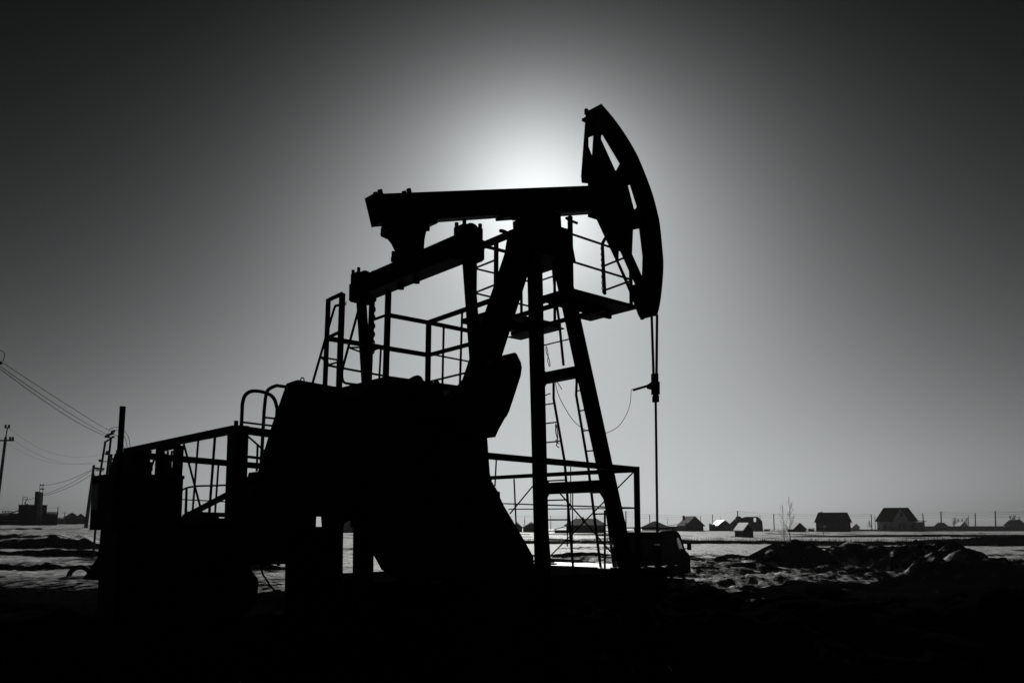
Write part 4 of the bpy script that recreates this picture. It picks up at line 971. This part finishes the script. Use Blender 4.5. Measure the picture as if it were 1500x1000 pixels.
for x, y in [(152,639.5),(154.5,637),(158,636),(160.5,634.5),(163,631.5),(161,632),(162.5,640),(156,640),(145,674.5),(162.5,672.5),(161.5,679),(140,686),(143,686.5),(150,687),(155,662),(154,665)]:
    q = T_(x, y); MB().cyl(q-Z*.05, q+Z*.06, .085, 8).build('insulator', 'insul', tw)
jm = MB()
for pts in [[(160,630),(164,627.5),(170,626.2),(178,628),(186,636),(190,644),(192,656)],[(164,631),(172,631),(180,636),(186,648),(188,660)],[(164,637),(170,638),(178,645),(184,658)]]:
    jm.tube(arc([T_(x, y, -.3) for x, y in pts], 4), .015, 5)
jm.build('jumper_cable', 'cable', tw)
# three line wires rising out of frame to the near left pole
GW = 'three line wires sloping up to the left edge'
e0 = at(-40, 495, 15.)
for i, (x0, y0, x1, y1, sg) in enumerate([(3,529,161,631,.05),(1,534,156,635.5,.12),(0,535.5,152,637,.2)]):
    a = at(x0, y0, 19.0); b = at(x1, y1, Yt); a0 = a+(a-b)*.10
    wire(['uppermost of the wires dropping from the left edge to the switch pole','middle wire dropping from the left edge to the switch pole','lowest of the wires dropping from the left edge to the switch pole'][i], [a0, b], sg, .015, group=GW, n=26)
jl = MB(); jl.tube(arc([at(-4,512,19), at(2,513.5,19), at(6,517,19), at(6.5,522,19), at(4.5,528,19), at(3,530.5,19)], 4), .008, 5); jl.tube([at(-3,531,19), at(2,532,19)], .035, 8)
jl.build('jumper_loop', 'cable', None, 'small looped cable and clamp at the left edge above the sloping wires', 'cable')
GS = 'slack wires to the kiosk tower'
for i, (a, b, sg) in enumerate([((136.5,686),(64,710.5),.35),((136.5,687.5),(63,724),.28),((136.3,693.5),(63.5,725.5),.35)]):
    wire(['upper slack wire from the slim pole to the cable tower','middle slack wire from the slim pole to the cable tower','lower slack wire from the slim pole to the cable tower'][i], [at(*a, Yp), at(*b, Ys)], sg, .022, group=GS, n=14)
wire('short wire from the cable tower down to the kiosk frame', [at(54, 727.5, Ys), at(37.5, 732, Ys)], .05, .025)
GB = 'sunlit aluminium wires at the left'
for i, (a, b, sg) in enumerate([((11,624.5),(147,665.5),.75),((17,642),(139,678),.55),((6,645.5),(130,677.5),.55)]):
    wire(['top sunlit pale wire left of the switch pole','middle sunlit pale wire left of the switch pole','lower sunlit pale wire left of the switch pole'][i], [at(*a, 48), at(*b, Yt+.6)], sg, .005, 'alu', GB, 20)
hose2 = MB(); hose2.tube(arc([at(262,720,26), at(267,717.5,26), at(274,714,26), at(290,711.5,26), at(310,711,26), at(336,710,26), at(380,708,26)], 4), .03, 6)
hose2.build('overhead_wire', 'cable', None, 'thick insulated cable strung low behind the rear railing', 'overhead wire')
Yq = 60.; X = xpx(273.3, Yq); q = thing('utility_pole', Vector((X, Yq, gz(X, Yq))), 'short thin post holding the low cable behind the rear railing', 'utility pole', GL); MB().cyl(Vector((X, Yq, gz(X, Yq)-.2)), Vector((X, Yq, zpx(714, Yq))), .06, 8).build('post', 'pole', q)

# ------------------------------------------------------------------ bare trees
def bare_tree(label, x, yb, yt, Y, spread, levels, r0, seed, cat='tree', group=None, n0=7, zb=None):
    rnd = random.Random(seed); X = xpx(x, Y); zg = gz(X, Y) if zb is None else zb; H = zpx(yt, Y)-zg
    t = thing('bare_tree', Vector((X, Y, zg)), label, cat, group)
    tr = MB(); pts = [Vector((X, Y, zg-.1))]
    for i in range(1, 9): pts.append(Vector((X+rnd.uniform(-.012, .012)*H, Y+rnd.uniform(-.012, .012)*H, zg+H*i/8)))
    tr.tube(pts, r0, 7, r0*.12); tr.build('trunk', 'bark', t)
    b = MB()
    def grow(p, d, ln, r, lv):
        e = p+d*ln; mid = p.lerp(e, .5)+Vector((rnd.uniform(-1,1), rnd.uniform(-1,1), rnd.uniform(-.3,.6)))*ln*.05
        b.tube([p, mid, e], r, 4, r*.45)
        if lv <= 0: return
        for k in range(rnd.choice((2, 3))):
            nd = (d+Vector((rnd.uniform(-1,1), rnd.uniform(-1,1), rnd.uniform(.0,.7)))*.75).normalized()
            grow(p.lerp(e, rnd.uniform(.4, 1)), nd, ln*rnd.uniform(.5, .75), r*.6, lv-1)
    for i in range(n0):
        f_ = .22+.7*i/n0; base = pts[0].lerp(pts[-1], f_); an = rnd.uniform(0, 2*PI)
        d = Vector((math.cos(an)*spread, math.sin(an)*spread, rnd.uniform(.7, 1.1))).normalized()
        grow(base, d, H*rnd.uniform(.12, .24)*(1.2-f_*.75), r0*.42, levels)
    b.build('branches', 'bark', t)
GT = 'bare saplings on the soil bank'
bare_tree('taller thin bare sapling standing behind the dark heap', 1154.5, 795, 726, 46.5, .5, 1, .021, 5, 'sapling', GT, 20)
bare_tree('shorter thin bare sapling just left of the taller one', 1145.5, 794, 735, 47.5, .5, 1, .018, 11, 'sapling', GT, 16)
GF = 'distant bare trees on the right skyline'
for i, (x, yt, lb) in enumerate([(1394.5,757.5,'leftmost faint round tree above the shiny roof'),(1400.5,759,'small faint tree between two others above the shiny roof'),(1406,758.5,'faint tree over the shiny roof ridge'),(1411.5,757,'rightmost faint tree above the shiny roof'),(1477,754.5,'left round tree behind the hip roofed house'),(1483,754,'middle tree behind the hip roofed house'),(1489,756,'right round tree behind the hip roofed house')]):
    bare_tree(lb, x, 772, yt, 400+i*4, .9, 4, .2, 30+i, 'tree', GF, 18)

# dry grass along the bank crest: uncountable
def grass():
    rnd = random.Random(4); mb = MB()
    xs = np.array([rnd.uniform(-9, 60) for _ in range(2600)]); 
    for x in xs:
        txx = x/86.; y0 = 86-9*float(smooth(.25, .62, np.array([txx]))[0])+2.5*float(fbm(np.array([x/22]), np.array([0.]), 3)[0])+rnd.uniform(-.5, .6)
        z = gz(x, y0); h = rnd.uniform(.12, .42)*(1.5 if rnd.random() < .1 else 1); dx = rnd.uniform(-.12, .12); w = .014
        mb.add([(x-w, y0, z-.03), (x+w, y0, z-.03), (x+dx, y0+rnd.uniform(-.1,.1), z+h)], [(0,1,2)])
    for _ in range(1500):
        x = rnd.uniform(-17, 28); y0 = rnd.uniform(42, 84); 
        if fbm(np.array([x/4.]), np.array([y0/4.]), 2)[0] < .08: continue
        z = gz(x, y0); h = rnd.uniform(.08, .25); w = .01
        mb.add([(x-w, y0, z-.03), (x+w, y0, z-.03), (x+rnd.uniform(-.1,.1), y0+rnd.uniform(-.1,.1), z+h)], [(0,1,2)])
    mb.build('dry_grass', 'grass', None, 'sparse dry grass stalks along the snowy bank', 'grass', kind='stuff', fix=False)
grass()

# ------------------------------------------------------------------ haze, sky, sun, camera
HAZE = .00012
SUN_EL = math.radians(21.95); SUN_AZ = math.radians(1.75)
hz_ = bpy.data.materials.new('thin_winter_haze'); hz_.use_nodes = True
_nt = hz_.node_tree; _nt.nodes.remove(_nt.nodes['Principled BSDF']); _v = _nt.nodes.new('ShaderNodeVolumePrincipled')
_v.inputs['Color'].default_value = (.95, .95, .95, 1); _v.inputs['Density'].default_value = HAZE; _v.inputs['Anisotropy'].default_value = .3
_nt.links.new(_v.outputs[0], _nt.nodes['Material Output'].inputs['Volume'])
MB().xbox(-8200, 8200, -60, 2700, -22, 14).build('haze', hz_, None, kind='stuff')
def world():
    w = bpy.data.worlds.new('World'); SC.world = w; w.use_nodes = True
    nt = w.node_tree; bg = nt.nodes['Background']; N = nt.nodes.new; K = nt.links.new
    s = N('ShaderNodeTexSky'); s.sky_type = 'NISHITA'; s.sun_disc = False; s.sun_elevation = SUN_EL; s.sun_rotation = SUN_AZ
    s.air_density = 1.0; s.dust_density = 1.0; s.ozone_density = 1.0; s.altitude = 0
    sp = N('ShaderNodeSeparateColor'); K(s.outputs[0], sp.inputs[0])
    # black-and-white film response: green record, steep contrast
    def mth(op, x, y):
        n = N('ShaderNodeMath'); n.operation = op
        for k, v in enumerate((x, y)):
            if isinstance(v, (int, float)): n.inputs[k].default_value = v
            else: K(v, n.inputs[k])
        return n.outputs[0]
    tc = N('ShaderNodeTexCoord'); sz = N('ShaderNodeSeparateXYZ'); K(tc.outputs['Generated'], sz.inputs[0])
    zen = mth('MAXIMUM', mth('SUBTRACT', 1.0, mth('MULTIPLY', mth('POWER', mth('MAXIMUM', sz.outputs[2], 0.0), 2.0), 2.0)), .05)   # deep filter: clear upper sky goes dark
    p = mth('MULTIPLY', mth('MULTIPLY', mth('POWER', sp.outputs[1], 2.8), zen), math.exp(-7.87))
    base = mth('DIVIDE', p, mth('ADD', mth('MULTIPLY', p, 1.5), 1.0))          # shoulder of the film
    dt_ = N('ShaderNodeVectorMath'); dt_.operation = 'DOT_PRODUCT'
    K(tc.outputs['Generated'], dt_.inputs[0]); dt_.inputs[1].default_value = (math.sin(SUN_AZ)*math.cos(SUN_EL), math.cos(SUN_AZ)*math.cos(SUN_EL), math.sin(SUN_EL))
    corona = mth('MULTIPLY', mth('POWER', mth('MAXIMUM', dt_.outputs['Value'], 0.0), 270.0), .60)   # bright ring of thin haze round the sun
    b = N('ShaderNodeMath'); b.operation = 'MULTIPLY'; b.inputs[1].default_value = 10.0; K(mth('ADD', base, corona), b.inputs[0])
    c = N('ShaderNodeMixRGB'); c.blend_type = 'MULTIPLY'; c.inputs[0].default_value = 1; c.inputs[2].default_value = (.965, 1.0, 1.01, 1); K(b.outputs[0], c.inputs[1])
    K(c.outputs[0], bg.inputs[0]); bg.inputs[1].default_value = .1
world()
sd = bpy.data.lights.new('sun', 'SUN'); sd.energy = 2.4; sd.angle = math.radians(.5); sd.color = (1, .985, .96)
so = bpy.data.objects.new('sun', sd); COL.objects.link(so)
sv_ = Vector((math.sin(SUN_AZ)*math.cos(SUN_EL), math.cos(SUN_AZ)*math.cos(SUN_EL), math.sin(SUN_EL)))
so.rotation_euler = sv_.to_track_quat('Z', 'Y').to_euler(); so.location = (0, 60, 40)

cd = bpy.data.cameras.new('camera'); co = bpy.data.objects.new('camera', cd); COL.objects.link(co); SC.camera = co
co.location = C0; co.rotation_euler = (PI/2+TH, 0, 0)
cd.sensor_width = 36; cd.lens = 36*F/1500; cd.shift_y = (PPY-500)/1500; cd.clip_end = 9000; cd.clip_start = .1
SC.view_settings.view_transform = 'Standard'; SC.view_settings.look = 'None'; SC.view_settings.exposure = 0; SC.view_settings.gamma = 1
SC.render.engine = 'CYCLES'
